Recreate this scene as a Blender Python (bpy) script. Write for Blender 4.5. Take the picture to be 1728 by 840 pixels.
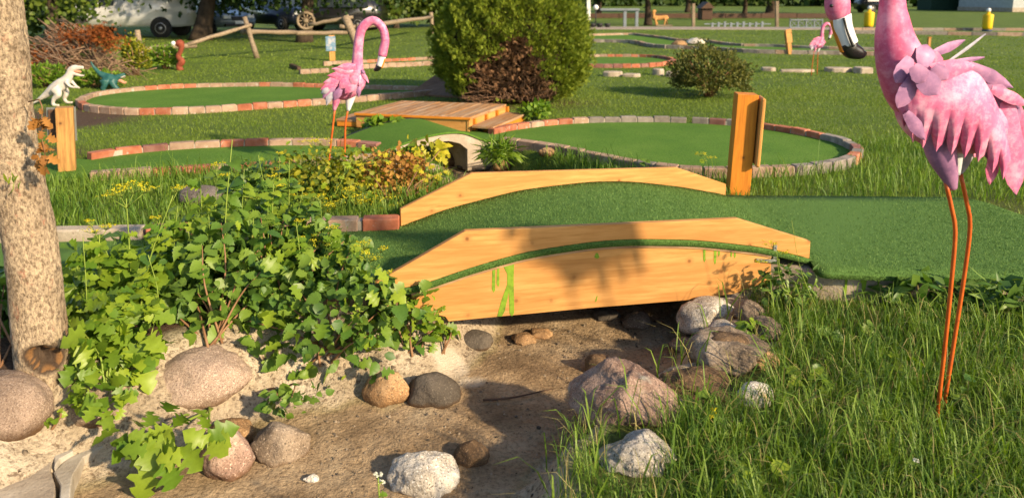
import bpy, bmesh, math, random
import numpy as np
from mathutils import Vector, Matrix, noise

for o in list(bpy.data.objects):
    bpy.data.objects.remove(o)
scene = bpy.context.scene
C = scene.collection
rnd = random.Random(11)
rng = np.random.default_rng(5)

# ---------------------------------------------------------------- camera, sky, sun, exposure
F, CX, CY, TH, CAMZ = 1250.0, 864.0, 190.0, math.radians(8.9), 1.6   # focal length and principal point, in pixels of the 1728 px photograph
cam_d = bpy.data.cameras.new('camera')
cam = bpy.data.objects.new('camera', cam_d)
C.objects.link(cam)
cam.location = (0, 0, CAMZ)
cam.rotation_euler = (math.pi / 2 - TH, 0, 0)
cam_d.sensor_width = 36.0
cam_d.lens = 36.0 * F / 1728.0
cam_d.shift_y = -(420.0 - CY) / 1728.0
cam_d.clip_start = 0.05
cam_d.clip_end = 2000
cam_d.dof.use_dof = True
cam_d.dof.focus_distance = 3.9
cam_d.dof.aperture_fstop = 2.6
scene.camera = cam

SUN_AZ = math.radians(51)      # shadows fall away from the camera, this far to the left
SUN_EL = math.radians(26)
w = bpy.data.worlds.new('World')
scene.world = w
w.use_nodes = True
nt = w.node_tree
sky = nt.nodes.new('ShaderNodeTexSky')
sky.sky_type = 'NISHITA'
sky.sun_disc = False
sky.sun_elevation = SUN_EL
sun_dir = Vector((math.sin(SUN_AZ) * math.cos(SUN_EL), -math.cos(SUN_AZ) * math.cos(SUN_EL), math.sin(SUN_EL)))   # towards the sun
sky.sun_rotation = math.atan2(sun_dir.x, sun_dir.y)
nt.links.new(sky.outputs[0], nt.nodes['Background'].inputs[0])
nt.nodes['Background'].inputs[1].default_value = 0.11
sun_d = bpy.data.lights.new('sun', 'SUN')
sun_d.energy = 4.6
sun_d.angle = math.radians(2.0)
sun_d.color = (1.0, 0.79, 0.52)
sun = bpy.data.objects.new('sun', sun_d)
C.objects.link(sun)
sun.rotation_euler = sun_dir.to_track_quat('Z', 'Y').to_euler()
scene.view_settings.view_transform = 'Standard'
scene.view_settings.look = 'None'
scene.view_settings.gamma = 1.0
scene.view_settings.use_curve_mapping = False
scene.view_settings.exposure = 0.94
scene.render.engine = 'CYCLES'
scene.cycles.use_denoising = True
scene.cycles.max_bounces = 6
scene.cycles.transparent_max_bounces = 6
scene.cycles.caustics_reflective = False
scene.cycles.caustics_refractive = False

# ---------------------------------------------------------------- pixel of the photograph -> place in the world
_fw = Vector((0, math.cos(TH), -math.sin(TH)))
_up = Vector((0, math.sin(TH), math.cos(TH)))
_rt = Vector((1, 0, 0))
CAM = Vector((0, 0, CAMZ))
def ray(px, py):
    return _fw + _rt * ((px - CX) / F) + _up * (-(py - CY) / F)
def G(px, py, z=0.0):
    d = ray(px, py)
    t = (z - CAMZ) / d.z
    return CAM + d * t
def V(px, py, Y):
    d = ray(px, py)
    return CAM + d * (Y / d.y)
def mpp(p):                      # metres per photo pixel at a world point
    return (p - CAM).dot(_fw) / F
def onplane(px, py, A, B):       # hit of the pixel ray with the vertical plane through A and B -> (distance along AB, z)
    u = Vector((B.x - A.x, B.y - A.y, 0)).normalized()
    n = Vector((-u.y, u.x, 0))
    d = ray(px, py)
    t = (A - CAM).dot(n) / d.dot(n)
    p = CAM + d * t
    return (p - A).dot(u), p.z

# ---------------------------------------------------------------- objects
WM = {}
def world_of(o):
    return WM.get(o.name, Matrix.Identity(4))
def put(o, parent=None, M=None):
    C.objects.link(o)
    M = M or Matrix.Identity(4)
    if parent is not None:
        o.parent = parent
        L = world_of(parent).inverted() @ M
        o.matrix_basis = L
    else:
        o.matrix_basis = M
    WM[o.name] = M.copy()
    return o
def tag(o, label, cat, group=None, kind=None):
    o['label'] = label
    if cat: o['category'] = cat
    if group: o['group'] = group
    if kind: o['kind'] = kind
    return o
def thing(name, label, cat, loc=(0, 0, 0), group=None, rotz=0.0):
    o = bpy.data.objects.new(name, None)
    o.empty_display_size = 0.1
    put(o, None, Matrix.Translation(Vector(loc)) @ Matrix.Rotation(rotz, 4, 'Z'))
    return tag(o, label, cat, group)
def mesh(name, verts, faces, mats, smooth=False, mi=None):
    me = bpy.data.meshes.new(name)
    me.from_pydata([tuple(v) for v in verts], [], faces)
    for m in (mats if isinstance(mats, (list, tuple)) else [mats]):
        me.materials.append(m)
    if mi is not None:
        me.polygons.foreach_set('material_index', mi)
    if smooth:
        me.polygons.foreach_set('use_smooth', [True] * len(me.polygons))
    me.update()
    return me
def bulk(name, V_, Fa, mat, tint=None, smooth=False):
    """fast mesh from numpy arrays, faces all with the same number of corners; tint is one number per vertex"""
    me = bpy.data.meshes.new(name)
    n, k = Fa.shape
    me.vertices.add(len(V_)); me.vertices.foreach_set('co', np.ascontiguousarray(V_, dtype=np.float32).ravel())
    me.loops.add(n * k); me.loops.foreach_set('vertex_index', np.ascontiguousarray(Fa, dtype=np.int32).ravel())
    me.polygons.add(n)
    me.polygons.foreach_set('loop_start', np.arange(0, n * k, k, dtype=np.int32))
    me.polygons.foreach_set('loop_total', np.full(n, k, dtype=np.int32))
    if smooth:
        me.polygons.foreach_set('use_smooth', np.ones(n, dtype=bool))
    if tint is not None:
        a = me.attributes.new('tint', 'FLOAT', 'POINT')
        a.data.foreach_set('value', np.ascontiguousarray(tint, dtype=np.float32))
    me.materials.append(mat)
    me.update(calc_edges=True)
    return me
def obj(name, me, parent=None, M=None):
    return put(bpy.data.objects.new(name, me), parent, M)
def part(name, verts, faces, mats, parent=None, M=None, smooth=False):
    return obj(name, mesh(name, verts, faces, mats, smooth), parent, M)
def struct(o):
    o['kind'] = 'structure'
    return o
def box_vf(x0, x1, y0, y1, z0, z1):
    v = [(x0, y0, z0), (x1, y0, z0), (x1, y1, z0), (x0, y1, z0), (x0, y0, z1), (x1, y0, z1), (x1, y1, z1), (x0, y1, z1)]
    f = [(0, 3, 2, 1), (4, 5, 6, 7), (0, 1, 5, 4), (1, 2, 6, 5), (2, 3, 7, 6), (3, 0, 4, 7)]
    return v, f
def bevel_mesh(me, w_, seg=1):
    bm = bmesh.new(); bm.from_mesh(me)
    bmesh.ops.bevel(bm, geom=list(bm.edges), offset=w_, segments=seg, affect='EDGES', clamp_overlap=True)
    bm.to_mesh(me); bm.free()
    return me
def box(name, dims, mat, parent=None, M=None, bev=0.004):
    """dims = x0,x1,y0,y1,z0,z1 in the box's own frame"""
    v, f = box_vf(*dims)
    me = mesh(name, v, f, mat)
    if bev: bevel_mesh(me, bev)
    return obj(name, me, parent, M)
def prism(name, poly, y0, y1, mat, parent=None, M=None, bev=0.0):
    """poly in the x-z plane (counter-clockwise seen from -y), pushed from y0 to y1"""
    n = len(poly)
    v = [(p[0], y0, p[1]) for p in poly] + [(p[0], y1, p[1]) for p in poly]
    f = [tuple(range(n)), tuple(range(2 * n - 1, n - 1, -1))] + [(i + n, (i + 1) % n + n, (i + 1) % n, i)[::1] for i in range(n)]
    me = mesh(name, v, f, mat)
    bm = bmesh.new(); bm.from_mesh(me)
    bmesh.ops.recalc_face_normals(bm, faces=bm.faces)
    if bev:
        bmesh.ops.bevel(bm, geom=list(bm.edges), offset=bev, segments=1, affect='EDGES', clamp_overlap=True)
    bm.to_mesh(me); bm.free()
    return obj(name, me, parent, M)
def slab_poly(name, pts, z0, z1, mat, parent=None, M=None, bev=0.0):
    """polygon seen from above, between two heights"""
    n = len(pts)
    v = [(p[0], p[1], z0) for p in pts] + [(p[0], p[1], z1) for p in pts]
    f = [tuple(range(n)), tuple(range(2 * n - 1, n - 1, -1))] + [(i, (i + 1) % n, (i + 1) % n + n, i + n) for i in range(n)]
    me = mesh(name, v, f, mat)
    bm = bmesh.new(); bm.from_mesh(me)
    bmesh.ops.recalc_face_normals(bm, faces=bm.faces)
    if bev:
        bmesh.ops.bevel(bm, geom=list(bm.edges), offset=bev, segments=1, affect='EDGES', clamp_overlap=True)
    bm.to_mesh(me); bm.free()
    return obj(name, me, parent, M)
def frameM(origin, xdir):
    u = Vector((xdir.x, xdir.y, 0)).normalized()
    n = Vector((-u.y, u.x, 0))
    return Matrix(((u.x, n.x, 0, origin.x), (u.y, n.y, 0, origin.y), (0, 0, 1, origin.z), (0, 0, 0, 1)))
def catmull(P, n):
    P = [np.array(p, float) for p in P]
    P = [2 * P[0] - P[1]] + P + [2 * P[-1] - P[-2]]
    out = []
    for i in range(1, len(P) - 2):
        for k in range(n):
            t = k / n
            a, b, c, d = P[i - 1], P[i], P[i + 1], P[i + 2]
            out.append(0.5 * ((2 * b) + (-a + c) * t + (2 * a - 5 * b + 4 * c - d) * t * t + (-a + 3 * b - 3 * c + d) * t ** 3))
    out.append(P[-2])
    return out
def tube_vf(path, radii, seg=8, v0=0, cap=True):
    V_, F_ = [], []
    path = [Vector(p) for p in path]
    n = len(path)
    ref = Vector((0, 0, 1))
    t0 = (path[1] - path[0]).normalized()
    if abs(t0.dot(ref)) > 0.9: ref = Vector((1, 0, 0))
    a = t0.cross(ref).normalized()
    for i in range(n):
        t = (path[min(i + 1, n - 1)] - path[max(i - 1, 0)]).normalized()
        a = (a - t * a.dot(t)).normalized()
        b = t.cross(a)
        r = radii[i] if hasattr(radii, '__len__') else radii
        for k in range(seg):
            an = 2 * math.pi * k / seg
            V_.append(path[i] + (a * math.cos(an) + b * math.sin(an)) * r)
    for i in range(n - 1):
        for k in range(seg):
            k2 = (k + 1) % seg
            F_.append((v0 + i * seg + k, v0 + i * seg + k2, v0 + (i + 1) * seg + k2, v0 + (i + 1) * seg + k))
    if cap:
        F_.append(tuple(v0 + k for k in range(seg))[::-1])
        F_.append(tuple(v0 + (n - 1) * seg + k for k in range(seg)))
    return V_, F_
def tube(name, path, radii, mat, parent=None, seg=8, smooth=True):
    v, f = tube_vf(path, radii, seg)
    return part(name, v, f, mat, parent, None, smooth)
def tubes(name, many, mat, parent=None, seg=5, smooth=True):
    V_, F_ = [], []
    for path, radii in many:
        v, f = tube_vf(path, radii, seg, len(V_))
        V_ += v; F_ += f
    return part(name, V_, F_, mat, parent, None, smooth)
def lathe_vf(prof, seg=20, v0=0):
    V_, F_ = [], []
    for r, z in prof:
        for k in range(seg):
            a = 2 * math.pi * k / seg
            V_.append((r * math.cos(a), r * math.sin(a), z))
    for i in range(len(prof) - 1):
        for k in range(seg):
            k2 = (k + 1) % seg
            F_.append((v0 + i * seg + k, v0 + i * seg + k2, v0 + (i + 1) * seg + k2, v0 + (i + 1) * seg + k))
    F_.append(tuple(v0 + k for k in range(seg))[::-1])
    F_.append(tuple(v0 + (len(prof) - 1) * seg + k for k in range(seg)))
    return V_, F_

# ---------------------------------------------------------------- materials
def _new(name):
    m = bpy.data.materials.new(name)
    m.use_nodes = True
    t = m.node_tree
    return m, t, t.nodes, t.links, t.nodes['Principled BSDF']
def _coords(N, L, stretch=(1, 1, 1), rand=True):
    tc = N.new('ShaderNodeTexCoord')
    mp = N.new('ShaderNodeMapping')
    mp.inputs['Scale'].default_value = stretch
    L.new(tc.outputs['Object'], mp.inputs['Vector'])
    if rand:
        oi = N.new('ShaderNodeObjectInfo')
        mu = N.new('ShaderNodeVectorMath'); mu.operation = 'SCALE'
        mu.inputs[0].default_value = (37, 91, 53)
        L.new(oi.outputs['Random'], mu.inputs['Scale'])
        L.new(mu.outputs[0], mp.inputs['Location'])
    return mp
def _noise(N, L, vec, scale, detail=6, rough=0.6):
    n = N.new('ShaderNodeTexNoise')
    n.inputs['Scale'].default_value = scale
    n.inputs['Detail'].default_value = detail
    n.inputs['Roughness'].default_value = rough
    L.new(vec, n.inputs['Vector'])
    return n
def _ramp(N, L, fac, stops):
    r = N.new('ShaderNodeValToRGB')
    e = r.color_ramp.elements
    e[1].position = stops[-1][0]; e[1].color = (*stops[-1][1][:3], 1)
    e[0].position = stops[0][0]; e[0].color = (*stops[0][1][:3], 1)
    for p, c in stops[1:-1]:
        k = e.new(p); k.color = (c[0], c[1], c[2], 1)
    L.new(fac, r.inputs['Fac'])
    return r
def _mix(N, L, fac, a, b, mode='MIX'):
    m = N.new('ShaderNodeMix'); m.data_type = 'RGBA'; m.blend_type = mode
    for s, v in ((m.inputs[0], fac), (m.inputs[6], a), (m.inputs[7], b)):
        if hasattr(v, 'is_linked') or hasattr(v, 'links'): L.new(v, s)
        elif isinstance(v, (int, float)): s.default_value = v
        else: s.default_value = (v[0], v[1], v[2], 1)
    return m.outputs[2]
def _bump(N, L, h, strength, dist, P):
    b = N.new('ShaderNodeBump')
    b.inputs['Strength'].default_value = strength
    b.inputs['Distance'].default_value = dist
    L.new(h, b.inputs['Height'])
    L.new(b.outputs[0], P.inputs['Normal'])
def _vary(N, L, col, amount):
    oi = N.new('ShaderNodeObjectInfo')
    mr = N.new('ShaderNodeMapRange')
    mr.inputs['To Min'].default_value = 1 - amount
    mr.inputs['To Max'].default_value = 1 + amount
    L.new(oi.outputs['Random'], mr.inputs['Value'])
    h = N.new('ShaderNodeHueSaturation')
    L.new(mr.outputs[0], h.inputs['Value'])
    L.new(col, h.inputs['Color'])
    return h.outputs[0]
def mat(name, stops, scale=6, rough=0.75, bump=0.3, bscale=40, bdist=0.01, spec=0.3, metal=0.0, stretch=(1, 1, 1), vary=0.0, speck=None, coat=0.0, foot=None):
    """mottled surface: noise through a colour ramp, optional speckles (scale, colour, amount), bump"""
    m, t, N, L, P = _new(name)
    mp = _coords(N, L, stretch)
    n = _noise(N, L, mp.outputs[0], scale)
    if not isinstance(stops[0][0], (int, float)) or len(stops[0]) == 3:
        k = len(stops)
        stops = [(0.3 + 0.4 * i / max(1, k - 1), c) for i, c in enumerate(stops)]
    col = _ramp(N, L, n.outputs['Fac'], stops).outputs[0]
    if speck:
        for sc, c, am in speck:
            n2 = _noise(N, L, mp.outputs[0], sc, 3, 0.7)
            r2 = _ramp(N, L, n2.outputs['Fac'], [(1 - am - 0.08, (0, 0, 0)), (1 - am + 0.04, (1, 1, 1))])
            col = _mix(N, L, r2.outputs[0], col, c)
    if foot:                      # dried mud round the lower part, with a ragged edge
        tg_ = N.new('ShaderNodeTexCoord'); sz_ = N.new('ShaderNodeSeparateXYZ'); L.new(tg_.outputs['Generated'], sz_.inputs[0])
        n5 = _noise(N, L, mp.outputs[0], 11, 5, 0.6)
        a5 = N.new('ShaderNodeMath'); a5.operation = 'MULTIPLY_ADD'; L.new(n5.outputs['Fac'], a5.inputs[0]); a5.inputs[1].default_value = -0.38; L.new(sz_.outputs[2], a5.inputs[2])
        r5 = _ramp(N, L, a5.outputs[0], [(0.10, (0.9, 0.9, 0.9)), (0.28, (0, 0, 0))])
        col = _mix(N, L, r5.outputs[0], col, foot)
        n6 = _noise(N, L, mp.outputs[0], 2.2, 4, 0.6)
        r6 = _ramp(N, L, n6.outputs['Fac'], [(0.35, (0.62, 0.60, 0.58)), (0.62, (1.18, 1.16, 1.12))])
        col = _mix(N, L, 1.0, col, r6.outputs[0], 'MULTIPLY')
    if vary: col = _vary(N, L, col, vary)
    L.new(col, P.inputs['Base Color'])
    P.inputs['Roughness'].default_value = rough
    P.inputs['Specular IOR Level'].default_value = spec
    P.inputs['Metallic'].default_value = metal
    P.inputs['Coat Weight'].default_value = coat
    if bump:
        nb = _noise(N, L, mp.outputs[0], bscale, 5, 0.65)
        _bump(N, L, nb.outputs['Fac'], bump, bdist, P)
    return m
def wood(name, a, b, knot, grain=(1.2, 14, 14), knots=True, rough=0.6, vary=0.1, weather=None):
    """grain along the board's own x"""
    m, t, N, L, P = _new(name)
    mp = _coords(N, L, grain)
    n = _noise(N, L, mp.outputs[0], 3.2, 8, 0.62)
    col = _ramp(N, L, n.outputs['Fac'], [(0.30, [x * .8 for x in b]), (0.42, b), (0.52, [(x + y) / 2 for x, y in zip(a, b)]), (0.66, a)]).outputs[0]
    if knots:
        mp2 = _coords(N, L, (1.0, 1.0, 1.0))
        sx = N.new('ShaderNodeSeparateXYZ'); L.new(mp2.outputs[0], sx.inputs[0])
        ad = N.new('ShaderNodeMath'); ad.operation = 'ADD'; L.new(sx.outputs[1], ad.inputs[0]); L.new(sx.outputs[2], ad.inputs[1])
        cm = N.new('ShaderNodeCombineXYZ'); L.new(sx.outputs[0], cm.inputs[0]); L.new(ad.outputs[0], cm.inputs[1])
        vo = N.new('ShaderNodeTexVoronoi'); vo.voronoi_dimensions = '2D'; vo.inputs['Scale'].default_value = 4.2
        L.new(cm.outputs[0], vo.inputs['Vector'])
        r = _ramp(N, L, vo.outputs['Distance'], [(0.02, (0.9, 0.9, 0.9)), (0.045, (0.55, 0.55, 0.55)), (0.06, (0.28, 0.28, 0.28)), (0.15, (0, 0, 0))])
        gate = N.new('ShaderNodeSeparateColor'); L.new(vo.outputs['Color'], gate.inputs[0])
        gm_ = N.new('ShaderNodeMath'); gm_.operation = 'MULTIPLY'; L.new(r.outputs[0], gm_.inputs[0])
        st_ = N.new('ShaderNodeMapRange'); st_.inputs['From Min'].default_value = 0.25; st_.inputs['From Max'].default_value = 0.45; L.new(gate.outputs[0], st_.inputs['Value']); L.new(st_.outputs[0], gm_.inputs[1])
        col = _mix(N, L, gm_.outputs[0], col, knot)
    if weather:
        n3 = _noise(N, L, mp.outputs[0], 1.1, 5, 0.6)
        r3 = _ramp(N, L, n3.outputs['Fac'], [(0.42, (0, 0, 0)), (0.68, (1, 1, 1))])
        col = _mix(N, L, r3.outputs[0], col, weather)
    col = _vary(N, L, col, vary)
    L.new(col, P.inputs['Base Color'])
    P.inputs['Roughness'].default_value = rough
    P.inputs['Specular IOR Level'].default_value = 0.25
    _bump(N, L, n.outputs['Fac'], 0.25, 0.004, P)
    return m
def leafmat(name, a, b, trans=0.35, rough=0.45, spec=0.35, obj_vary=False, veins=False):
    """thin leaf: two tones picked per leaf (tint), light passing through"""
    m, t, N, L, P = _new(name)
    if obj_vary:
        oi = N.new('ShaderNodeObjectInfo'); fac = oi.outputs['Random']
    else:
        at = N.new('ShaderNodeAttribute'); at.attribute_name = 'tint'; fac = at.outputs['Fac']
    col = _mix(N, L, fac, a, b)
    mp = _coords(N, L, (1, 1, 1), rand=False)
    n = _noise(N, L, mp.outputs[0], 9 if not obj_vary else 3.0, 3)
    hs = N.new('ShaderNodeHueSaturation')
    mr = N.new('ShaderNodeMapRange'); mr.inputs['To Min'].default_value = 0.7; mr.inputs['To Max'].default_value = 1.3
    L.new(n.outputs['Fac'], mr.inputs['Value']); L.new(mr.outputs[0], hs.inputs['Value']); L.new(col, hs.inputs['Color'])
    col = hs.outputs[0]
    L.new(col, P.inputs['Base Color'])
    P.inputs['Roughness'].default_value = rough
    P.inputs['Specular IOR Level'].default_value = spec
    if veins:
        wv = N.new('ShaderNodeTexWave'); wv.inputs['Scale'].default_value = 2.2; wv.inputs['Distortion'].default_value = 1.5
        wv.bands_direction = 'Y'
        L.new(mp.outputs[0], wv.inputs['Vector'])
        _bump(N, L, wv.outputs['Fac'], 0.35, 0.05, P)
    tr = N.new('ShaderNodeBsdfTranslucent')
    hs2 = N.new('ShaderNodeHueSaturation'); hs2.inputs['Saturation'].default_value = 1.1; hs2.inputs['Value'].default_value = 1.25
    L.new(col, hs2.inputs['Color']); L.new(hs2.outputs[0], tr.inputs['Color'])
    ms = N.new('ShaderNodeMixShader'); ms.inputs[0].default_value = trans
    L.new(P.outputs[0], ms.inputs[1]); L.new(tr.outputs[0], ms.inputs[2])
    L.new(ms.outputs[0], N['Material Output'].inputs['Surface'])
    return m
def plain(name, c, rough=0.5, metal=0.0, spec=0.4, coat=0.0):
    return mat(name, [tuple(x * 0.85 for x in c), tuple(min(1, x * 1.12) for x in c)], 5, rough, 0.08, 60, 0.003, spec, metal, coat=coat)

M_ = {}
M_['stain'] = wood('orange_stained_wood', (0.60, 0.315, 0.100), (0.47, 0.225, 0.062), (0.16, 0.06, 0.016), weather=(0.43, 0.195, 0.052))
M_['stain_end'] = wood('orange_post_wood', (0.60, 0.225, 0.022), (0.47, 0.16, 0.016), (0.16, 0.05, 0.01))
M_['deckwood'] = wood('deck_board_wood', (0.42, 0.22, 0.09), (0.27, 0.13, 0.05), (0.1, 0.04, 0.02), weather=(0.36, 0.26, 0.17))
M_['tanpost'] = wood('tan_post_wood', (0.46, 0.25, 0.075), (0.30, 0.15, 0.045), (0.08, 0.03, 0.01))
M_['greywood'] = wood('weathered_grey_wood', (0.30, 0.23, 0.15), (0.16, 0.12, 0.08), (0.05, 0.04, 0.03), knots=False)
M_['brownply'] = wood('dark_brown_board', (0.10, 0.055, 0.032), (0.06, 0.032, 0.02), (0.03, 0.02, 0.01), knots=False)
M_['rampwood'] = wood('brown_ramp_board', (0.25, 0.14, 0.075), (0.16, 0.085, 0.045), (0.05, 0.03, 0.02), knots=False)
M_['ply'] = wood('raw_plywood_edge', (0.42, 0.27, 0.14), (0.25, 0.15, 0.08), (0.1, 0.05, 0.03), knots=False)
M_['turf'] = mat('putting_turf', [(0.058, 0.122, 0.024), (0.086, 0.170, 0.036), (0.108, 0.198, 0.046)], 260, 0.85, 0.6, 420, 0.006, 0.15)
M_['turf_far'] = mat('putting_turf_distant', [(0.056, 0.135, 0.016), (0.080, 0.170, 0.020), (0.112, 0.205, 0.030)], 1.6, 0.9, 0.4, 110, 0.008, 0.1, speck=[(60, (0.05, 0.11, 0.016), 0.42), (75, (0.12, 0.20, 0.04), 0.40)])
M_['red_brick'] = mat('red_brick', [(0.27, 0.085, 0.045), (0.38, 0.13, 0.07), (0.42, 0.20, 0.13)], 9, 0.85, 0.5, 60, 0.006, 0.2, vary=0.22, speck=[(14, (0.45, 0.38, 0.32), 0.3)])
M_['tan_brick'] = mat('pale_brick', [(0.24, 0.155, 0.105), (0.32, 0.215, 0.15), (0.38, 0.28, 0.20)], 9, 0.85, 0.5, 60, 0.006, 0.2, vary=0.2, speck=[(13, (0.42, 0.36, 0.29), 0.33)])
M_['grey_brick'] = mat('grey_brick', [(0.13, 0.115, 0.10), (0.22, 0.19, 0.16), (0.28, 0.24, 0.21)], 9, 0.85, 0.5, 60, 0.006, 0.2, vary=0.2)
M_['dark_brick'] = mat('plum_brick', [(0.16, 0.07, 0.055), (0.22, 0.10, 0.08), (0.27, 0.15, 0.12)], 9, 0.85, 0.5, 60, 0.006, 0.2, vary=0.2)
M_['mortar'] = mat('mortar', [(0.30, 0.26, 0.21), (0.40, 0.35, 0.29)], 12, 0.9, 0.5, 90, 0.004, 0.2)
M_['concrete'] = mat('rough_concrete', [(0.25, 0.20, 0.15), (0.36, 0.30, 0.23), (0.46, 0.40, 0.32)], 5, 0.9, 0.7, 55, 0.01, 0.2, speck=[(28, (0.16, 0.12, 0.09), 0.3)])
M_['pale_concrete'] = mat('pale_broken_concrete', [(0.26, 0.22, 0.17), (0.37, 0.33, 0.27), (0.50, 0.46, 0.40)], 6, 0.9, 0.6, 55, 0.008, 0.2, speck=[(22, (0.2, 0.15, 0.1), 0.28)])
M_['galv'] = mat('galvanised_steel', [(0.45, 0.47, 0.48), (0.62, 0.64, 0.65)], 12, 0.35, 0.1, 50, 0.002, 0.5, 0.9)
M_['greenpaint'] = mat('lime_green_paint', [(0.09, 0.16, 0.012), (0.16, 0.27, 0.015), (0.20, 0.31, 0.02)], 30, 0.7, 0.3, 60, 0.002)
M_['black'] = plain('black_paint', (0.012, 0.012, 0.014), 0.35)
M_['white'] = plain('white_paint', (0.72, 0.72, 0.70), 0.4)
M_['rubber'] = plain('tyre_rubber', (0.02, 0.02, 0.02), 0.8)

# ================================================================ THE SETTING: ground with the dry creek bed
BED = -0.42
_cr = [(G(400, 980, BED), 0.95), (G(550, 855, BED), 0.70), (G(720, 770, BED), 0.40), (G(880, 675, BED), 0.36), (G(985, 590, BED), 0.46)]
_creek = [(p.x, p.y, h) for p, h in _cr] + [(0.62, 5.2, 0.62), (0.25, 6.2, 0.45), (-0.35, 7.4, 0.34), (-0.68, 8.3, 0.30), (-0.85, 9.2, 0.22), (-0.9, 9.6, 0.05)]
def creek(x, y):
    """signed distance to the edge of the creek bed (negative inside) and the side (+1 = right bank)"""
    x = np.asarray(x, float); y = np.asarray(y, float)
    best = np.full(x.shape, 1e9); side = np.ones(x.shape); along = np.zeros(x.shape)
    for i in range(len(_creek) - 1):
        ax, ay, ah = _creek[i]; bx, by, bh = _creek[i + 1]
        dx, dy = bx - ax, by - ay
        t = np.clip(((x - ax) * dx + (y - ay) * dy) / (dx * dx + dy * dy), 0, 1)
        qx, qy = ax + t * dx, ay + t * dy
        d = np.hypot(x - qx, y - qy) - (ah + t * (bh - ah))
        s = np.where((x - qx) * dy - (y - qy) * dx > 0, 1.0, -1.0)
        m = d < best
        best = np.where(m, d, best); side = np.where(m, s, side); along = np.where(m, i + t, along)
    return best, side, along
FL, FR = G(633, 492, 0.02), G(1368, 440, 0.02)        # feet of the front bridge rail
BL, BR = G(674, 382, 0.02), G(1223, 330, 0.02)        # feet of the back bridge rail
def front_line(x):                                    # y of the near edge of the putting lane
    return FL.y + (np.asarray(x) - FL.x) * (FR.y - FL.y) / (FR.x - FL.x)
def sstep(a, b, x):
    t = np.clip((x - a) / (b - a), 0, 1)
    return t * t * (3 - 2 * t)
_ph = rng.uniform(0, 6.28, (24, 3))
_fr = [(rng.normal(0, 1, 2)) for _ in range(24)]
def rough2(x, y, sc):
    """cheap smooth noise, about -1..1"""
    s = 0
    for i in range(10):
        k = _fr[i] * sc * (1 + 0.35 * i)
        s = s + np.sin(x * k[0] + y * k[1] + _ph[i, 0] + 1.7 * np.sin(x * k[1] * .6 - y * k[0] * .6 + _ph[i, 1])) / (1 + 0.3 * i)
    return s / 3.6
def terrain(x, y):
    x = np.asarray(x, float); y = np.asarray(y, float)
    d, s, al = creek(x, y)
    fl = front_line(x)
    back = sstep(0.02, 0.40, y - fl)
    top = np.where(s > 0, -0.17, -0.10 + 0.02 * np.clip(-x, 0, 3)) * (1 - back) + (-0.012) * back
    top = top + (1 - back) * 0.02 * rough2(x, y, 3.0)
    bw = np.where(s > 0, 0.34, 0.60) * (1 - back) + 0.26 * back
    bed = BED * (1 - sstep(7.0, 9.0, y)) + (-0.26) * sstep(7.0, 9.0, y) + 0.014 * rough2(x, y, 2.2)
    d = d + 0.06 * rough2(x, y, 4.5)
    z = bed + (top - bed) * sstep(0, 1, d / bw) + (0.008 * rough2(x, y, 15.0) + 0.005 * rough2(x, y, 38.0)) * (y < 5)
    return z
def T(px, py, n=12):
    """ground point under a pixel"""
    z = -0.1
    for _ in range(n):
        p = G(px, py, z)
        z = 0.5 * z + 0.5 * float(terrain(p.x, p.y))
    return Vector((p.x, p.y, float(terrain(p.x, p.y))))
def tz(x, y): return float(terrain(x, y))

xs = np.concatenate([-np.geomspace(400, 3.3, 60), np.arange(-3.2, 3.2, 0.024), np.geomspace(3.3, 400, 60)])
ys = np.concatenate([np.array([-30, -10, -3, 0, 0.8]), np.arange(1.2, 5.2, 0.024), np.arange(5.2, 10.4, 0.06), np.geomspace(10.5, 900, 70)])
X, Y = np.meshgrid(xs, ys)
Z = terrain(X, Y)
nx, ny = len(xs), len(ys)
idx = np.arange(nx * ny).reshape(ny, nx)
Fq = np.stack([idx[:-1, :-1], idx[:-1, 1:], idx[1:, 1:], idx[1:, :-1]], -1).reshape(-1, 4)
D, S, AL = creek(X, Y)
D2 = D + 0.05 * rough2(X, Y, 6.0)
front = 1 - sstep(0.0, 0.3, Y - front_line(X))
under = 1 - sstep(1.0, 1.4, Y - front_line(X))
w_bed = 1 - sstep(0.0, 0.12, D2)
w_con = np.where(S < 0, sstep(0.0, 0.1, D2) * (1 - sstep(0.44, 0.60, D2)), sstep(0.0, 0.1, D2) * (1 - sstep(0.22, 0.36, D2 - 0.30 * sstep(3.0, 3.5, Y)))) * np.maximum(front, under)
w_soil = np.where(S < 0, sstep(0.42, 0.6, D2), 0.4 * sstep(0.2, 0.4, D2)) * np.maximum(front, under)
for (px, py, rx, ry) in ((75, 200, 1.0, 1.3), (150, 200, 0.7, 0.8), (60, 260, 0.5, 0.6), (850, 176, 1.3, 0.6)):   # bare earth
    q = G(px, py, 0)
    w_soil = np.maximum(w_soil, 1 - sstep(0.6, 1.25, np.hypot((X - q.x) / rx, (Y - q.y) / ry) + 0.25 * rough2(X, Y, 4.0)))
w_pale = np.zeros_like(X)
for (px, py, rx, ry) in ((762, 618, 0.10, 0.14), (790, 645, 0.10, 0.06)):
    q = T(px, py)
    w_pale = np.maximum(w_pale, 1 - sstep(0.6, 1.1, np.hypot((X - q.x) / rx, (Y - q.y) / ry) + 0.3 * rough2(X, Y, 9.0)))

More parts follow.
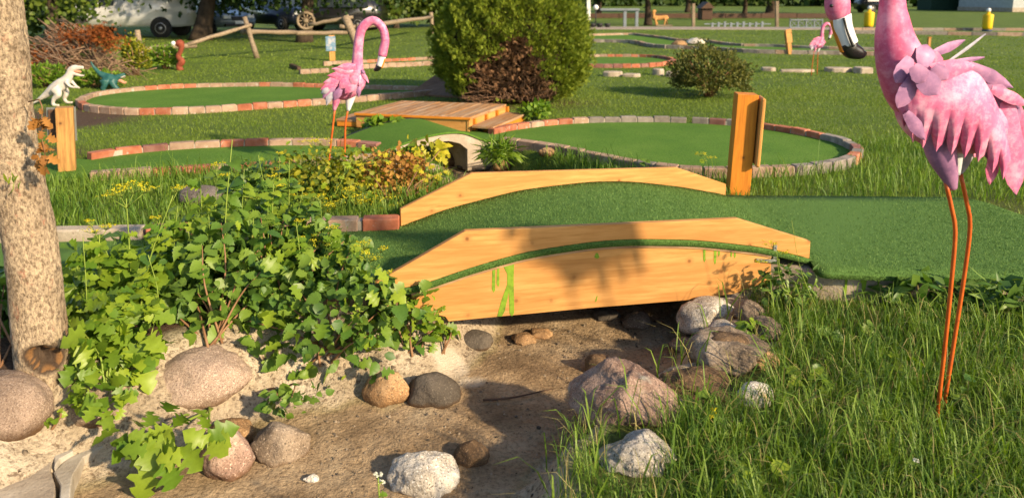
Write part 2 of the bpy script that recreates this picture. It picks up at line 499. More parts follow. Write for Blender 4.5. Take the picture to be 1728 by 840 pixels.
gm, gt, N, L, P = _new('ground')
at = N.new('ShaderNodeAttribute'); at.attribute_name = 'zone'
sp = N.new('ShaderNodeSeparateColor'); L.new(at.outputs['Color'], sp.inputs[0])
mp = _coords(N, L, rand=False)
nA = _noise(N, L, mp.outputs[0], 3.0, 8, 0.6)
nB = _noise(N, L, mp.outputs[0], 55.0, 5, 0.7)
nC = _noise(N, L, mp.outputs[0], 0.6, 6, 0.6)
lawn = _ramp(N, L, nC.outputs['Fac'], [(0.3, (0.072, 0.115, 0.018)), (0.5, (0.098, 0.150, 0.022)), (0.7, (0.125, 0.170, 0.030))]).outputs[0]
lawn2 = _ramp(N, L, nB.outputs['Fac'], [(0.35, (0.55, 0.55, 0.5)), (0.65, (1.25, 1.25, 1.2))]).outputs[0]
lawn = _mix(N, L, 1.0, lawn, lawn2, 'MULTIPLY')
soil = _ramp(N, L, nB.outputs['Fac'], [(0.35, (0.035, 0.022, 0.014)), (0.6, (0.10, 0.062, 0.038))]).outputs[0]
bed = _ramp(N, L, nA.outputs['Fac'], [(0.30, (0.155, 0.105, 0.060)), (0.44, (0.265, 0.185, 0.105)), (0.56, (0.345, 0.25, 0.15)), (0.70, (0.43, 0.33, 0.21))]).outputs[0]
grit = _ramp(N, L, nB.outputs['Fac'], [(0.30, (0.45, 0.42, 0.4)), (0.5, (1, 1, 1)), (0.72, (1.3, 1.28, 1.25))]).outputs[0]
bed = _mix(N, L, 0.95, bed, grit, 'MULTIPLY')
con = _ramp(N, L, nA.outputs['Fac'], [(0.32, (0.29, 0.23, 0.155)), (0.5, (0.40, 0.325, 0.23)), (0.68, (0.50, 0.425, 0.32))]).outputs[0]
nD = _noise(N, L, mp.outputs[0], 30.0, 3, 0.75)
pits = _ramp(N, L, nD.outputs['Fac'], [(0.36, (0.30, 0.25, 0.22)), (0.46, (1, 1, 1))]).outputs[0]
con = _mix(N, L, 0.8, con, pits, 'MULTIPLY')
con = _mix(N, L, 0.85, con, grit, 'MULTIPLY')
pale = _ramp(N, L, nA.outputs['Fac'], [(0.35, (0.44, 0.36, 0.26)), (0.65, (0.55, 0.48, 0.38))]).outputs[0]
col = _mix(N, L, sp.outputs[2], lawn, soil)
col = _mix(N, L, sp.outputs[1], col, con)
col = _mix(N, L, sp.outputs[0], col, bed)
col = _mix(N, L, at.outputs['Alpha'], col, pale)
L.new(col, P.inputs['Base Color'])
P.inputs['Roughness'].default_value = 0.9
P.inputs['Specular IOR Level'].default_value = 0.2
ad = N.new('ShaderNodeMath'); ad.operation = 'ADD'
L.new(nB.outputs['Fac'], ad.inputs[0]); L.new(nD.outputs['Fac'], ad.inputs[1])
_bump(N, L, ad.outputs[0], 0.8, 0.02, P)
gme = bulk('ground', np.stack([X, Y, Z], -1).reshape(-1, 3), Fq, gm, smooth=True)
ca = gme.color_attributes.new('zone', 'FLOAT_COLOR', 'POINT')
ca.data.foreach_set('color', np.stack([w_bed, w_con, w_soil, w_pale], -1).reshape(-1).astype(np.float32))
struct(obj('ground', gme))

# ================================================================ kerbs made of single bricks
_brick_cache = {}
def brick_mesh(mname, kind, Lb, Wb, Hb):
    k = (mname, kind, Lb, Wb, Hb)
    if k not in _brick_cache:
        r = random.Random(kind * 7 + 3)
        v, f = box_vf(-Lb / 2, Lb / 2, -Wb / 2, Wb / 2, -Hb, 0)
        v = [tuple(c + r.uniform(-1, 1) * 0.004 for c in p) for p in v]
        _brick_cache[k] = bevel_mesh(mesh('brick', v, f, M_[mname]), 0.007)
    return _brick_cache[k]
def resample(pts, step, closed=False):
    P_ = [Vector(p) for p in pts]
    if closed: P_ = P_ + [P_[0]]
    out = []; acc = 0.0; nxt = step / 2
    for a, b in zip(P_[:-1], P_[1:]):
        l = (b - a).length
        while nxt <= acc + l:
            out.append((a + (b - a) * ((nxt - acc) / l), (b - a).normalized()))
            nxt += step
        acc += l
    return out
def smooth_px(pts, n=6):
    return [tuple(p) for p in catmull(pts, n)]
def kerb(parent, pts, mats, closed=False, Lb=0.2, Wb=0.1, Hb=0.11, gap=0.012, mortar=True, name='brick', run=1, sink=0.0):
    cen = []
    prev = None
    for i, (p, d) in enumerate(resample(pts, Lb + gap, closed)):
        if prev is None or rnd.random() > 0.35 * run: prev = rnd.choice(mats)
        me = brick_mesh(prev, rnd.randrange(4), Lb, Wb, Hb)
        M = Matrix.Translation(Vector((p.x, p.y, p.z + rnd.uniform(-0.006, 0.006) - sink))) @ Matrix.Rotation(math.atan2(d.y, d.x) + rnd.uniform(-.03, .03), 4, 'Z') @ Matrix.Rotation(rnd.uniform(-.02, .02), 4, 'X')
        obj(name, me, parent, M)
        cen.append(Vector((p.x, p.y, p.z - 0.014 - sink)))
    if mortar and len(cen) > 1:
        if closed: cen.append(cen[0])
        V_, F_ = [], []
        for i, c in enumerate(cen):
            t = (cen[min(i + 1, len(cen) - 1)] - cen[max(i - 1, 0)])
            n = Vector((-t.y, t.x, 0)).normalized() * (Wb / 2 - 0.012)
            V_ += [c - n, c + n, c + n - Vector((0, 0, Hb)), c - n - Vector((0, 0, Hb))]
        for i in range(len(cen) - 1):
            for k in range(4):
                k2 = (k + 1) % 4
                F_.append((4 * i + k, 4 * i + k2, 4 * i + 4 + k2, 4 * i + 4 + k))
        part('mortar_bed', V_, F_, M_['mortar'], parent)
def sheet_poly(name, pts, z, matl, parent, thick=0.02):
    return slab_poly(name, [(p.x, p.y) for p in pts], z - thick, z, matl, parent)
def inpoly(x, y, poly):
    x = np.asarray(x); y = np.asarray(y)
    c = np.zeros(x.shape, bool)
    j = len(poly) - 1
    for i in range(len(poly)):
        xi, yi = poly[i][0], poly[i][1]; xj, yj = poly[j][0], poly[j][1]
        c ^= ((yi > y) != (yj > y)) & (x < (xj - xi) * (y - yi) / (yj - yi + 1e-12) + xi)
        j = i
    return c
NOGRASS = []

# ---------------------------------------------------------------- near lane with the arched wooden bridge
arch_f = [(697, 487), (790, 454), (887, 426), (998, 409), (1063, 404.5), (1174, 406), (1294, 419), (1362, 437)]
arch_b = [(680, 380), (753, 352), (878, 320), (998, 306), (1063, 306), (1146, 315), (1218, 328)]
def profile(pxs, A, B):
    return [onplane(x, y, A, B) for x, y in pxs]
pf = profile(arch_f, FL, FR); pb = profile(arch_b, BL, BR)
uF = (FR - FL).normalized(); lenF = (FR - FL).length
uB = (BR - BL).normalized(); lenB = (BR - BL).length
def zprof(prof, s, z0=0.02):
    a = np.array([(-0.05, z0)] + [(max(p[0], 0.0), max(p[1], z0)) for p in prof] + [(prof[-1][0] + 0.1, z0)])
    # smooth by quadratic-like resampling
    return float(np.interp(s, a[:, 0], a[:, 1]))
def smooth_profile(prof, length, n=41):
    ss = np.linspace(0, length, n)
    zz = np.array([zprof(prof, s) for s in ss])
    for _ in range(3):
        zz[1:-1] = 0.25 * zz[:-2] + 0.5 * zz[1:-1] + 0.25 * zz[2:]
    return ss, zz
sF, zF = smooth_profile(pf, lenF); sB, zB = smooth_profile(pb, lenB)
left_f = [G(-260, 530, .02), G(633, 492, .02)]; left_b = [G(-260, 408, .02), G(674, 382, .02)]
cols_f = [left_f[0].lerp(left_f[1], t) for t in np.linspace(0, 1, 14)[:-1]]
cols_b = [left_b[0].lerp(left_b[1], t) for t in np.linspace(0, 1, 14)[:-1]]
OUT = Vector((uF.y, -uF.x, 0)) * 0.012
for i in range(41):
    a = FL + uF * sF[i]; a.z = zF[i]; b = BL + uB * sB[i]; b.z = zB[i]
    cols_f.append(a + OUT); cols_b.append(b)
rf = catmull([(1368, 440), (1382, 458), (1420, 463), (1560, 467), (1728, 471), (1960, 480)], 4)
rb = catmull([(1223, 330), (1360, 330.5), (1520, 332), (1638, 336), (1728, 364), (1960, 440)], 4)
cols_f += [G(p[0], p[1], .02) for p in rf[1:]]; cols_b += [G(p[0], p[1], .02) for p in rb[1:]]
nc = len(cols_f); nr = 11
lane = thing('putting_lane', 'near putting lane of dark green turf running over the arched wooden bridge', 'putting lane', (0.5, 5.0, 0))
V_, F_ = [], []
for r in range(nr):
    for c in range(nc):
        V_.append(cols_f[c].lerp(cols_b[c], r / (nr - 1)))
for r in range(nr - 1):
    for c in range(nc - 1):
        F_.append((r * nc + c, r * nc + c + 1, (r + 1) * nc + c + 1, (r + 1) * nc + c))
o0 = len(V_)
for c in range(nc): V_.append(cols_f[c] - Vector((0, 0, 0.03)))
for c in range(nc): V_.append(cols_b[c] - Vector((0, 0, 0.03)))
for c in range(nc - 1):
    F_.append((o0 + c, o0 + c + 1, c + 1, c))
    b0 = (nr - 1) * nc
    F_.append((b0 + c, b0 + c + 1, o0 + nc + c + 1, o0 + nc + c))
    F_.append((o0 + c + 1, o0 + c, o0 + nc + c, o0 + nc + c + 1))
turf = part('turf', V_, F_, M_['turf'], lane, None, True)
lane_poly = [(p.x, p.y) for p in cols_f] + [(p.x, p.y) for p in cols_b[::-1]]
NOGRASS.append(lane_poly)
# the short pile standing on it
def blades_np(P_, H, Wd, lean, tint_lo=0, tint_hi=1, seg=1, curl=0.5, dirang=None, tint=None):
    """grass blades: P_ (n,3) feet, H heights, Wd widths"""
    n = len(P_)
    an = rng.uniform(0, 2 * np.pi, n) if dirang is None else dirang
    side = np.stack([np.cos(an), np.sin(an), np.zeros(n)], -1)
    la = an + np.pi / 2 + rng.normal(0, 0.5, n)
    ld = np.stack([np.cos(la), np.sin(la), np.zeros(n)], -1) * (lean * H * rng.uniform(0.2, 1.0, n))[:, None]
    up = np.array([0, 0, 1.0])
    rows = []
    if seg == 1:
        vs = np.stack([P_ - side * Wd[:, None] / 2, P_ + side * Wd[:, None] / 2, P_ + ld + up * H[:, None]], 1)
        Fa = np.arange(3 * n).reshape(n, 3); k = 3
    else:
        m1 = P_ + ld * 0.22 + up * (H * 0.45)[:, None]
        m2 = P_ + ld * 0.62 + up * (H * 0.82)[:, None]
        tip = P_ + ld * 1.15 + up * (H * (1.0 - curl * 0.15))[:, None]
        w2 = Wd[:, None] / 2
        vs = np.stack([P_ - side * w2 * .8, P_ + side * w2 * .8, m1 - side * w2, m1 + side * w2, m2 - side * w2 * .7, m2 + side * w2 * .7, tip], 1)
        b = np.arange(n)[:, None] * 7
        tr = np.array([[0, 1, 3], [0, 3, 2], [2, 3, 5], [2, 5, 4], [4, 5, 6]])
        Fa = (b[:, None, :] + tr[None]).reshape(-1, 3); k = 7
    tt = rng.uniform(tint_lo, tint_hi, n) if tint is None else tint
    return vs.reshape(-1, 3), Fa, np.repeat(tt, k)
M_['pile'] = leafmat('turf_pile', (0.055, 0.120, 0.024), (0.175, 0.285, 0.075), 0.15, 0.6, 0.2)
npile = 230000
cc = rng.uniform(6, nc - 1.001, npile); rr = rng.uniform(0, 1, npile)
cf = np.array([tuple(p) for p in cols_f]); cb = np.array([tuple(p) for p in cols_b])
i0 = cc.astype(int); fr_ = (cc - i0)[:, None]
wid = np.linalg.norm(cf[1:] - cf[:-1], axis=1)[i0]
keep = rng.uniform(0, 1, npile) < wid / wid.max()
pp = (cf[i0] * (1 - fr_) + cf[i0 + 1] * fr_) * (1 - rr[:, None]) + (cb[i0] * (1 - fr_) + cb[i0 + 1] * fr_) * rr[:, None]
pp = pp[keep]
edge = np.concatenate([cf[10:-1][rng.integers(0, nc - 12, 1)]])
v, f, t = blades_np(pp, rng.uniform(0.006, 0.013, len(pp)), rng.uniform(0.002, 0.0045, len(pp)), 0.5)
pile = obj('turf_pile', bulk('turf_pile', v, f, M_['pile'], t), lane); pile['kind'] = 'stuff'
# fringe hanging over the near edge, seen between rail and beam
ne = 26000
cc = rng.uniform(10, nc - 1.001, ne); i0 = cc.astype(int); fr_ = (cc - i0)[:, None]
wid = np.linalg.norm(cf[1:] - cf[:-1], axis=1)[i0]
kp = rng.uniform(0, 1, ne) < wid / wid.max()
ep = (cf[i0] * (1 - fr_) + cf[i0 + 1] * fr_)[kp]
ep[:, 2] -= rng.uniform(0.0, 0.028, len(ep))
n_ = len(ep)
sd = np.array([uF.x, uF.y, 0]); on = np.array([OUT.x, OUT.y, 0]) / OUT.length
ang = rng.normal(0, 0.7, n_)
tip = ep + on[None] * rng.uniform(0.006, 0.013, n_)[:, None] + np.stack([np.zeros(n_), np.zeros(n_), rng.uniform(-0.004, 0.008, n_)], -1) + sd[None] * rng.normal(0, .004, n_)[:, None]
hw = 0.0016
v = np.stack([ep - sd * hw, ep + sd * hw, tip], 1).reshape(-1, 3)
fri = obj('turf_fringe', bulk('turf_fringe', v, np.arange(3 * n_).reshape(n_, 3), M_['pile'], np.repeat(rng.uniform(0, 1, n_), 3)), lane); fri['kind'] = 'stuff'
# back kerb left of the bridge: one long grey block, then mortared red bricks
kp_ = [G(x, y, 0.10) for x, y in ((245, 381), (400, 375), (560, 368.5), (676, 365.5))]
kerb(lane, kp_, ['red_brick', 'red_brick', 'tan_brick'], Lb=0.25, Wb=0.11, Hb=0.14, gap=0.03)
a, b = G(-120, 388, 0.10), G(243, 381, 0.10)
Mk = frameM(a, b - a)
ll = (b - a).length
box('kerb_block', (0, ll * .36, -.055, .055, -.13, 0), M_['concrete'], lane, Mk, 0.01)
box('kerb_block', (ll * .365, ll, -.055, .055, -.132, -0.003), M_['concrete'], lane, Mk, 0.012)
# concrete footing under the near edge on the right, and left of the bridge
fa, fb = G(1262, 456, 0.0), G(1420, 464, 0.0)
fpts = [G(x, y, 0) for x, y in ((1300, 452), (1385, 461), (1430, 465), (1500, 467), (1620, 470), (1760, 474), (1960, 482))]
Vv, Ff = [], []
def wall_strip(name, pts, z0, z1, th, matl, parent):
    V_, F_ = [], []
    for i, p in enumerate(pts):
        t = pts[min(i + 1, len(pts) - 1)] - pts[max(i - 1, 0)]
        n = Vector((-t.y, t.x, 0)).normalized() * th
        q = Vector((p.x, p.y, 0))
        V_ += [q + Vector((0, 0, z0)), q + Vector((0, 0, z1)), q + n + Vector((0, 0, z1)), q + n + Vector((0, 0, z0))]
    for i in range(len(pts) - 1):
        for k in range(4):
            F_.append((4 * i + k, 4 * i + (k + 1) % 4, 4 * i + 4 + (k + 1) % 4, 4 * i + 4 + k))
    n4 = 4 * (len(pts) - 1)
    F_ += [(0, 3, 2, 1), (n4, n4 + 1, n4 + 2, n4 + 3)]
    return part(name, V_, F_, matl, parent)
ft = wall_strip('concrete_footing', [p + Vector((0.0, 0.03, 0)) for p in fpts], -0.4, -0.011, 0.2, M_['concrete'], lane)
for (x, w_, h_) in ((1425, 9, 26), (1448, 5, 16), (1420, 4, 12), (1398, 5, 38)):        # green paint run down the footing
    p = V(x, 467, T(x, 480).y)
    q = min(fpts, key=lambda f_: abs(f_.x - p.x))
    yy = np.interp(p.x, [f_.x for f_ in fpts], [f_.y for f_ in fpts]) + 0.027
    w2 = w_ * 0.0035 / 2; h2 = h_ * 0.0035
    part('paint_drip', [(p.x - w2, yy, -.012), (p.x + w2, yy, -.012), (p.x + w2 * .7, yy - .001, -.012 - h2 * .9), (p.x, yy - .001, -.012 - h2), (p.x - w2 * .7, yy - .001, -.012 - h2 * .9)], [(0, 4, 3, 2, 1)], M_['greenpaint'], lane)
wall_strip('concrete_footing', [G(x, y, -0.02) + Vector((0, .05, 0)) for x, y in ((380, 512), (480, 509), (610, 503))], -0.4, -0.012, 0.2, M_['concrete'], lane)
box('timber_sleeper', (-.5, .40, .06, .2, -.33, -.035), M_['greywood'], lane, frameM(FL, uF), 0.012)

# the bridge itself
bridge = thing('wooden_bridge', 'orange stained wooden arched bridge with plank rails over the dry creek', 'bridge', tuple((FL + FR + BL + BR) / 4), rotz=0)
MF = frameM(Vector((FL.x, FL.y, 0)), uF); MB_ = frameM(Vector((BL.x, BL.y, 0)), uB)
def pl(pxs, A, B): return [onplane(x, y, A, B) for x, y in pxs]
low = [(s, z + 0.004) for s, z in zip(sF, zF)]
top = pl([(1368, 407), (1245, 369), (785, 390), (632, 478)], FL, FR)
s0, s1 = top[3][0], top[0][0]
arcs = [(s, z) for s, z in low if s0 + 0.02 < s < s1 - 0.02]
zl = pl([(633, 497)], FL, FR)[0][1]; zr = pl([(1368, 437)], FL, FR)[0][1]
fr_rail = prism('front_rail', [(s0, max(zl, 0.015))] + arcs + [(s1, zr)] + top, 0.0, 0.038, M_['stain'], bridge, MF, 0.003)
fr_rail['label'] = 'front rail plank with knots and cut corners'
lowb = [(s, z + 0.003) for s, z in zip(sB, zB)]
topb = pl([(1223, 310), (1140, 282), (795, 291.5), (675, 352)], BL, BR)
s0b, s1b = topb[3][0], topb[0][0]
arcb = [(s, z) for s, z in lowb if s0b + .02 < s < s1b - .02]
prism('back_rail', [(s0b, 0.015)] + arcb + [(s1b, 0.015)] + topb, -0.02, 0.018, M_['stain'], bridge, MB_, 0.003)
# beam under the turf, arched along its top
bt = [(s, z - 0.030) for s, z in zip(sF, zF)]
bx0 = onplane(690, 500, FL, FR)[0]; bx1 = onplane(1302, 440, FL, FR)[0]
btop = [(s, z - 0.016) for s, z in bt if bx0 < s < bx1]
bbot = pl([(1302, 474), (1240, 496), (1188, 505), (1000, 520), (757, 543), (751, 535), (700, 525)], FL, FR)
beam = prism('arched_beam', btop[::-1][::-1] and [p for p in bbot[::-1]] + btop[::-1], 0.004, 0.042, M_['stain'], bridge, MF, 0.003)
beam['label'] = 'arched beam plank with green paint drips'
ply = [(s, z) for s, z in bt if bx0 < s < bx1]
prism('plywood_deck', [(s, z - .0155) for s, z in ply] + [(s, z - .0005) for s, z in ply[::-1]], -0.004, 1.0, M_['ply'], bridge, MF)
btb = [(s, z - 0.046) for s, z in zip(sB, zB) if 0.25 < s < lenB - .25]
prism('arched_beam', [(btb[0][0], -0.2), (btb[-1][0], -0.2)] + btb[::-1], -0.01, 0.028, M_['stain'], bridge, MB_, 0.003)
# lime paint drips on the beam
def drip(pxs, A, B, parent):
    p = pl(pxs, A, B)
    part('paint_drip', [(s, 0.0025, z) for s, z in p], [tuple(range(len(p)))], M_['greenpaint'], parent, MF)
drip([(831, 455), (836, 453), (836, 490), (833, 494), (830, 488)], FL, FR, beam)
drip([(839, 452), (843, 451), (843, 480), (841, 485), (838, 479)], FL, FR, beam)
drip([(849, 449), (868, 443), (867, 470), (868, 528), (864, 534), (860, 529), (859, 492), (852, 525), (847, 534), (839, 534), (846, 508), (856, 480), (856, 462)], FL, FR, beam)
drip([(1187, 418), (1191, 418.6), (1191, 439), (1189, 443), (1187, 438)], FL, FR, beam)
drip([(1205, 420), (1210, 420.6), (1209, 441), (1207, 447), (1205, 442)], FL, FR, beam)
drip([(1212, 421), (1216, 421.5), (1215, 430), (1213, 433), (1212, 430)], FL, FR, beam)
drip([(1233, 425), (1236, 425.5), (1236, 432), (1234, 435), (1233, 431)], FL, FR, beam)
drip([(1239, 426), (1242, 426.5), (1242, 433), (1240, 436), (1239, 433)], FL, FR, beam)
drip([(1006, 427), (1009, 427), (1012, 434), (1008, 437), (1003, 434)], FL, FR, beam)
drip([(1007, 500), (1009, 499), (1007, 508), (1004, 510)], FL, FR, beam)
# L-shaped steel bracket at the right end
bs = pl([(1305, 413), (1311, 413), (1309, 443), (1304, 444)], FL, FR)
part('steel_bracket', *(lambda p: ([(s, -0.006, z) for s, z in p] + [(s, -0.0015, z) for s, z in p], [(0, 1, 2, 3)[::-1], (4, 5, 6, 7)] + [(i, (i + 1) % 4, (i + 1) % 4 + 4, i + 4) for i in range(4)]))(bs), M_['galv'], bridge, MF)
bs2 = pl([(1276, 436), (1306, 437), (1306, 443), (1276, 441)], FL, FR)
br = part('steel_bracket', *(lambda p: ([(s, -0.0075, z) for s, z in p] + [(s, -0.0005, z) for s, z in p], [(0, 1, 2, 3)[::-1], (4, 5, 6, 7)] + [(i, (i + 1) % 4, (i + 1) % 4 + 4, i + 4) for i in range(4)]))(bs2), M_['galv'], bridge, MF)
for (x, y) in ((1307.5, 418), (1282, 438.5)):
    s, z = onplane(x, y, FL, FR)
    v, f = lathe_vf([(0.0045, 0), (0.003, 0.002)], 8)
    part('screw', v, f, M_['rubber'], br, MF @ Matrix.Translation((s, -0.0078, z)) @ Matrix.Rotation(math.pi / 2, 4, 'X'))

# ---------------------------------------------------------------- ring greens and other lanes behind
def ring(label, pxs, z, mats, closed=True, Lb=0.2, Hb=0.11, Wb=0.1, n=5, turfmat='turf_far', name='putting_green', mortar=True, zt=0.015, bricks='brick'):
    pts = [G(p[0], p[1], z) for p in smooth_px(pxs + ([pxs[0]] if closed else []), n)]
    c = sum((p for p in pts), Vector()) / len(pts)
    t = thing(name, label, 'putting green', (c.x, c.y, 0))
    if closed: pts = pts[:-1]
    sheet_poly('turf', pts, zt, M_[turfmat], t)
    kerb(t, pts, mats, closed, Lb, Wb, Hb, mortar=mortar, name=bricks)
    NOGRASS.append([(p.x, p.y) for p in pts])
    return t
big = [(828, 217), (870, 209), (930, 202), (1000, 198), (1075, 197), (1150, 198), (1240, 203), (1310, 211), (1375, 222), (1420, 233), (1446, 247), (1440, 260), (1412, 270), (1360, 277), (1280, 281), (1190, 282), (1115, 277), (1040, 265), (960, 249), (900, 239), (850, 233)]
ring_pts = [G(p[0], p[1], 0.08) for p in smooth_px(big, 5)]
cen = sum(ring_pts, Vector()) / len(ring_pts)
tg = thing('putting_green', 'large teardrop putting green edged with brick behind the arched wooden bridge', 'putting green', (cen.x, cen.y, 0))
sheet_poly('turf', ring_pts, 0.015, M_['turf_far'], tg)
NOGRASS.append([(p.x, p.y) for p in ring_pts])
mixb = ['red_brick', 'red_brick', 'tan_brick', 'grey_brick', 'dark_brick']
ncut = 5 * 10
kerb(tg, ring_pts[:26], ['tan_brick', 'tan_brick', 'red_brick', 'red_brick', 'grey_brick'])
kerb(tg, ring_pts[26:56], ['dark_brick', 'grey_brick', 'dark_brick', 'red_brick'])
kerb(tg, ring_pts[56:], ['tan_brick', 'grey_brick', 'tan_brick'])
ring('long oval putting green with pale brick edge beside the toy dinosaurs', [(132, 167), (160, 156), (230, 147), (330, 141.5), (450, 139.5), (560, 142), (650, 145), (725, 146), (752, 149), (700, 154), (620, 161), (540, 167), (430, 174), (330, 180.5), (250, 182.5), (190, 181), (148, 176)], 0.08, ['tan_brick', 'tan_brick', 'red_brick', 'tan_brick'])
ring('small brick ringed green to the right of the round cedar', [(930, 97), (985, 92.5), (1060, 92), (1110, 94), (1137, 99.5), (1115, 105.5), (1060, 108), (985, 107.5), (940, 105)], 0.08, ['red_brick', 'red_brick', 'dark_brick', 'tan_brick'])
# long far lane with stone edges
fl_ = thing('putting_lane', 'far winding putting lane with low pale stone edges beyond the small round shrub', 'putting lane', tuple(G(1150, 72, 0)))
upx = [(975, 58), (1060, 56), (1085, 58), (1120, 62), (1150, 66), (1190, 67), (1235, 73), (1300, 75), (1400, 79), (1500, 81)]
lpx = [(975, 66), (1040, 67), (1075, 69), (1105, 75), (1180, 78), (1260, 83), (1340, 85), (1420, 86), (1500, 88)]
up_ = [G(p[0], p[1], .1) for p in smooth_px(upx, 4)]; lo_ = [G(p[0], p[1], .1) for p in smooth_px(lpx, 4)]
sheet_poly('turf', up_ + lo_[::-1], 0.02, M_['turf_far'], fl_)
NOGRASS.append([(p.x, p.y) for p in up_ + lo_[::-1]])
kerb(fl_, up_, ['tan_brick', 'grey_brick', 'tan_brick'], Lb=0.42, Wb=.16, Hb=.16, name='edging_stone', run=0)
kerb(fl_, lo_, ['tan_brick', 'grey_brick', 'grey_brick'], Lb=0.42, Wb=.16, Hb=.16, name='edging_stone', run=0)
l3 = thing('putting_lane', 'far straight lane with two brick edges by the small orange number post', 'putting lane', tuple(G(640, 103, 0)))
sheet_poly('turf', [G(545, 106, .02), G(735, 97, .02), G(760, 104, .02), G(575, 112, .02)], .02, M_['turf_far'], l3)
kerb(l3, [G(545, 104.5, .09), G(740, 95.5, .09)], ['red_brick', 'tan_brick'])
kerb(l3, [G(575, 110, .09), G(760, 102, .09)], ['red_brick', 'tan_brick'])
wall_strip('timber_edge', [G(488, 113, 0), G(502, 118.5, 0)], 0, .07, .08, M_['brownply'], l3)
kerb(l3, [G(505, 118, .08), G(560, 115, .08)], ['tan_brick'])
# lane on the left that climbs over the little concrete arch
l4 = thing('putting_lane', 'middle lane with red brick edge climbing over the small concrete arch', 'putting lane', tuple(G(420, 260, 0)))
tb = smooth_px([(148, 258), (215, 248.5), (300, 241), (400, 236), (500, 234), (580, 236), (634, 240)], 4)
bb = smooth_px([(150, 291), (260, 283), (400, 276), (480, 272), (560, 264), (640, 259)], 4)
tbw = [G(p[0], p[1], .08) for p in tb]; bbw = [G(p[0], p[1], .06) for p in bb]
lead = [G(-60, 300, .0), G(-60, 262, 0)]
sheet_poly('turf', [lead[0]] + bbw + [G(648, 256, 0)] + tbw[::-1] + [lead[1]], .015, M_['turf_far'], l4)
NOGRASS.append([(p.x, p.y) for p in [lead[0]] + bbw + tbw[::-1] + [lead[1]]])
kerb(l4, tbw, ['red_brick', 'red_brick', 'dark_brick', 'tan_brick'], Lb=.24)
kerb(l4, bbw, ['tan_brick', 'tan_brick', 'red_brick'], Lb=.24, Hb=.1)
A1, B1 = G(636, 262, 0.0), G(850, 236, 0.0)
u1 = (B1 - A1).normalized(); nrm = Vector((-u1.y, u1.x, 0)); l1 = (B1 - A1).length
upf = profile([(649, 254), (680, 241), (717, 229), (754, 222), (783, 222), (800, 229), (818, 236), (832, 237.2)], A1, B1)
M1 = frameM(A1, u1)
a_ = np.array([(-0.05, .015)] + upf + [(l1 + .1, .015)])
ss = np.linspace(0, l1, 31); zz = np.interp(ss, a_[:, 0], a_[:, 1])
for _ in range(2): zz[1:-1] = .25 * zz[:-2] + .5 * zz[1:-1] + .25 * zz[2:]
zz = np.maximum(zz, .016)
DW = 1.0
prism('turf_hump', [(s, z - .02) for s, z in zip(ss, zz)] + [(s, z) for s, z in zip(ss[::-1], zz[::-1])], -0.02, DW, M_['turf_far'], l4, M1)
prism('dark_liner', [(s, z - .018) for s, z in zip(ss, zz)] + [(s, z + .004) for s, z in zip(ss[::-1], zz[::-1])], DW + .004, DW + .03, M_['black'], l4, M1)
NOGRASS.append([tuple((A1 + u1 * s + nrm * d).xy) for s, d in ((-.05, .0), (l1 + .2, .0), (l1 + .2, DW + .05), (-.1, DW + .05))])
inner = profile([(789, 268), (789, 252), (776, 242), (757, 238), (736, 240), (716, 249), (702, 262), (697, 280)], A1, B1)
outer = [(s, z - .021) for s, z in zip(ss, zz)]
arch = prism('concrete_arch', [(0.02, -.3)] + outer[1:-1] + [(l1 - .02, -.3), (inner[0][0], -.3)] + inner + [(inner[-1][0], -.3)], 0.0, DW - .02, M_['concrete'], l4, M1)
# stones of a low edging in the middle distance
for i, (x, y, w_, h_, dp, lab) in enumerate(((1035, 129, 34, 8, .3, 'long flat edging stone just right of the round cedar'), (1068, 130, 36, 5, .25, 'thin edging stone lying between two flat stones'), (1112, 127, 20, 11, .25, 'blocky upright edging stone left of the small shrub'), (1142, 130, 34, 9, .3, 'brown edging stone tucked against the small shrub'), (1300, 120, 26, 6, .25, 'flat pale stone right of the small shrub'), (1350, 122, 60, 4, .25, 'thin pale concrete strip near the far flamingo'), (1420, 122, 50, 7, .4, 'broad pale concrete scrap behind the big flamingo'), (1462, 124, 36, 10, .4, 'broken pale concrete lump under the big flamingo beak'))):
    p = G(x, y, 0); k = mpp(p)
    n = 9
    r_ = random.Random(i)
    poly = [(math.cos(6.283 * q / n) * w_ * k / 2 * r_.uniform(.8, 1.1), math.sin(6.283 * q / n) * dp / 2 * r_.uniform(.8, 1.15)) for q in range(n)]
    o = slab_poly('edging_stone', poly, -0.05, h_ * k * .9, M_['concrete'], None, Matrix.Translation(p + Vector((0, dp / 2, 0))), 0.02)
    tag(o, lab, 'stone', 'low edging stones on the lawn')

# ================================================================ wooden platform with steps
DZ = 0.19
pFL, pFR, pBR, pBL = G(598, 190, DZ), G(794, 198, DZ), G(855, 176, DZ), G(668, 172.5, DZ)
u2 = (pFR - pFL).normalized(); n2 = Vector((-u2.y, u2.x, 0)); W2 = (pFR - pFL).length
D2_ = max((pBR - pFR).dot(n2), 0.9); sh = (pBR - pFR).dot(u2)
plat = thing('wooden_platform', 'low stained wooden platform of planks with end steps in front of round cedar', 'platform', tuple(Vector((pFL.x, pFL.y, 0))))
MP = frameM(Vector((pFL.x, pFL.y, 0)), u2)
nb = 13
for i in range(nb):
    x0 = W2 * i / nb + .004; x1 = W2 * (i + 1) / nb - .004
    xc = (x0 + x1) / 2
    # boards run front to back, sheared with the platform's skewed end
    v, f = box_vf(-D2_ / 2, D2_ / 2, -(x1 - x0) / 2, (x1 - x0) / 2, DZ - .032, DZ + rnd.uniform(-.002, .002))
    v = [(a, b - sh * (a / D2_ + .5), c) for a, b, c in v]
    me = bevel_mesh(mesh('deck_board', v, f, M_['deckwood']), .003)
    obj('deck_board', me, plat, MP @ Matrix.Translation((xc, D2_ / 2, 0)) @ Matrix.Rotation(math.pi / 2, 4, 'Z'))
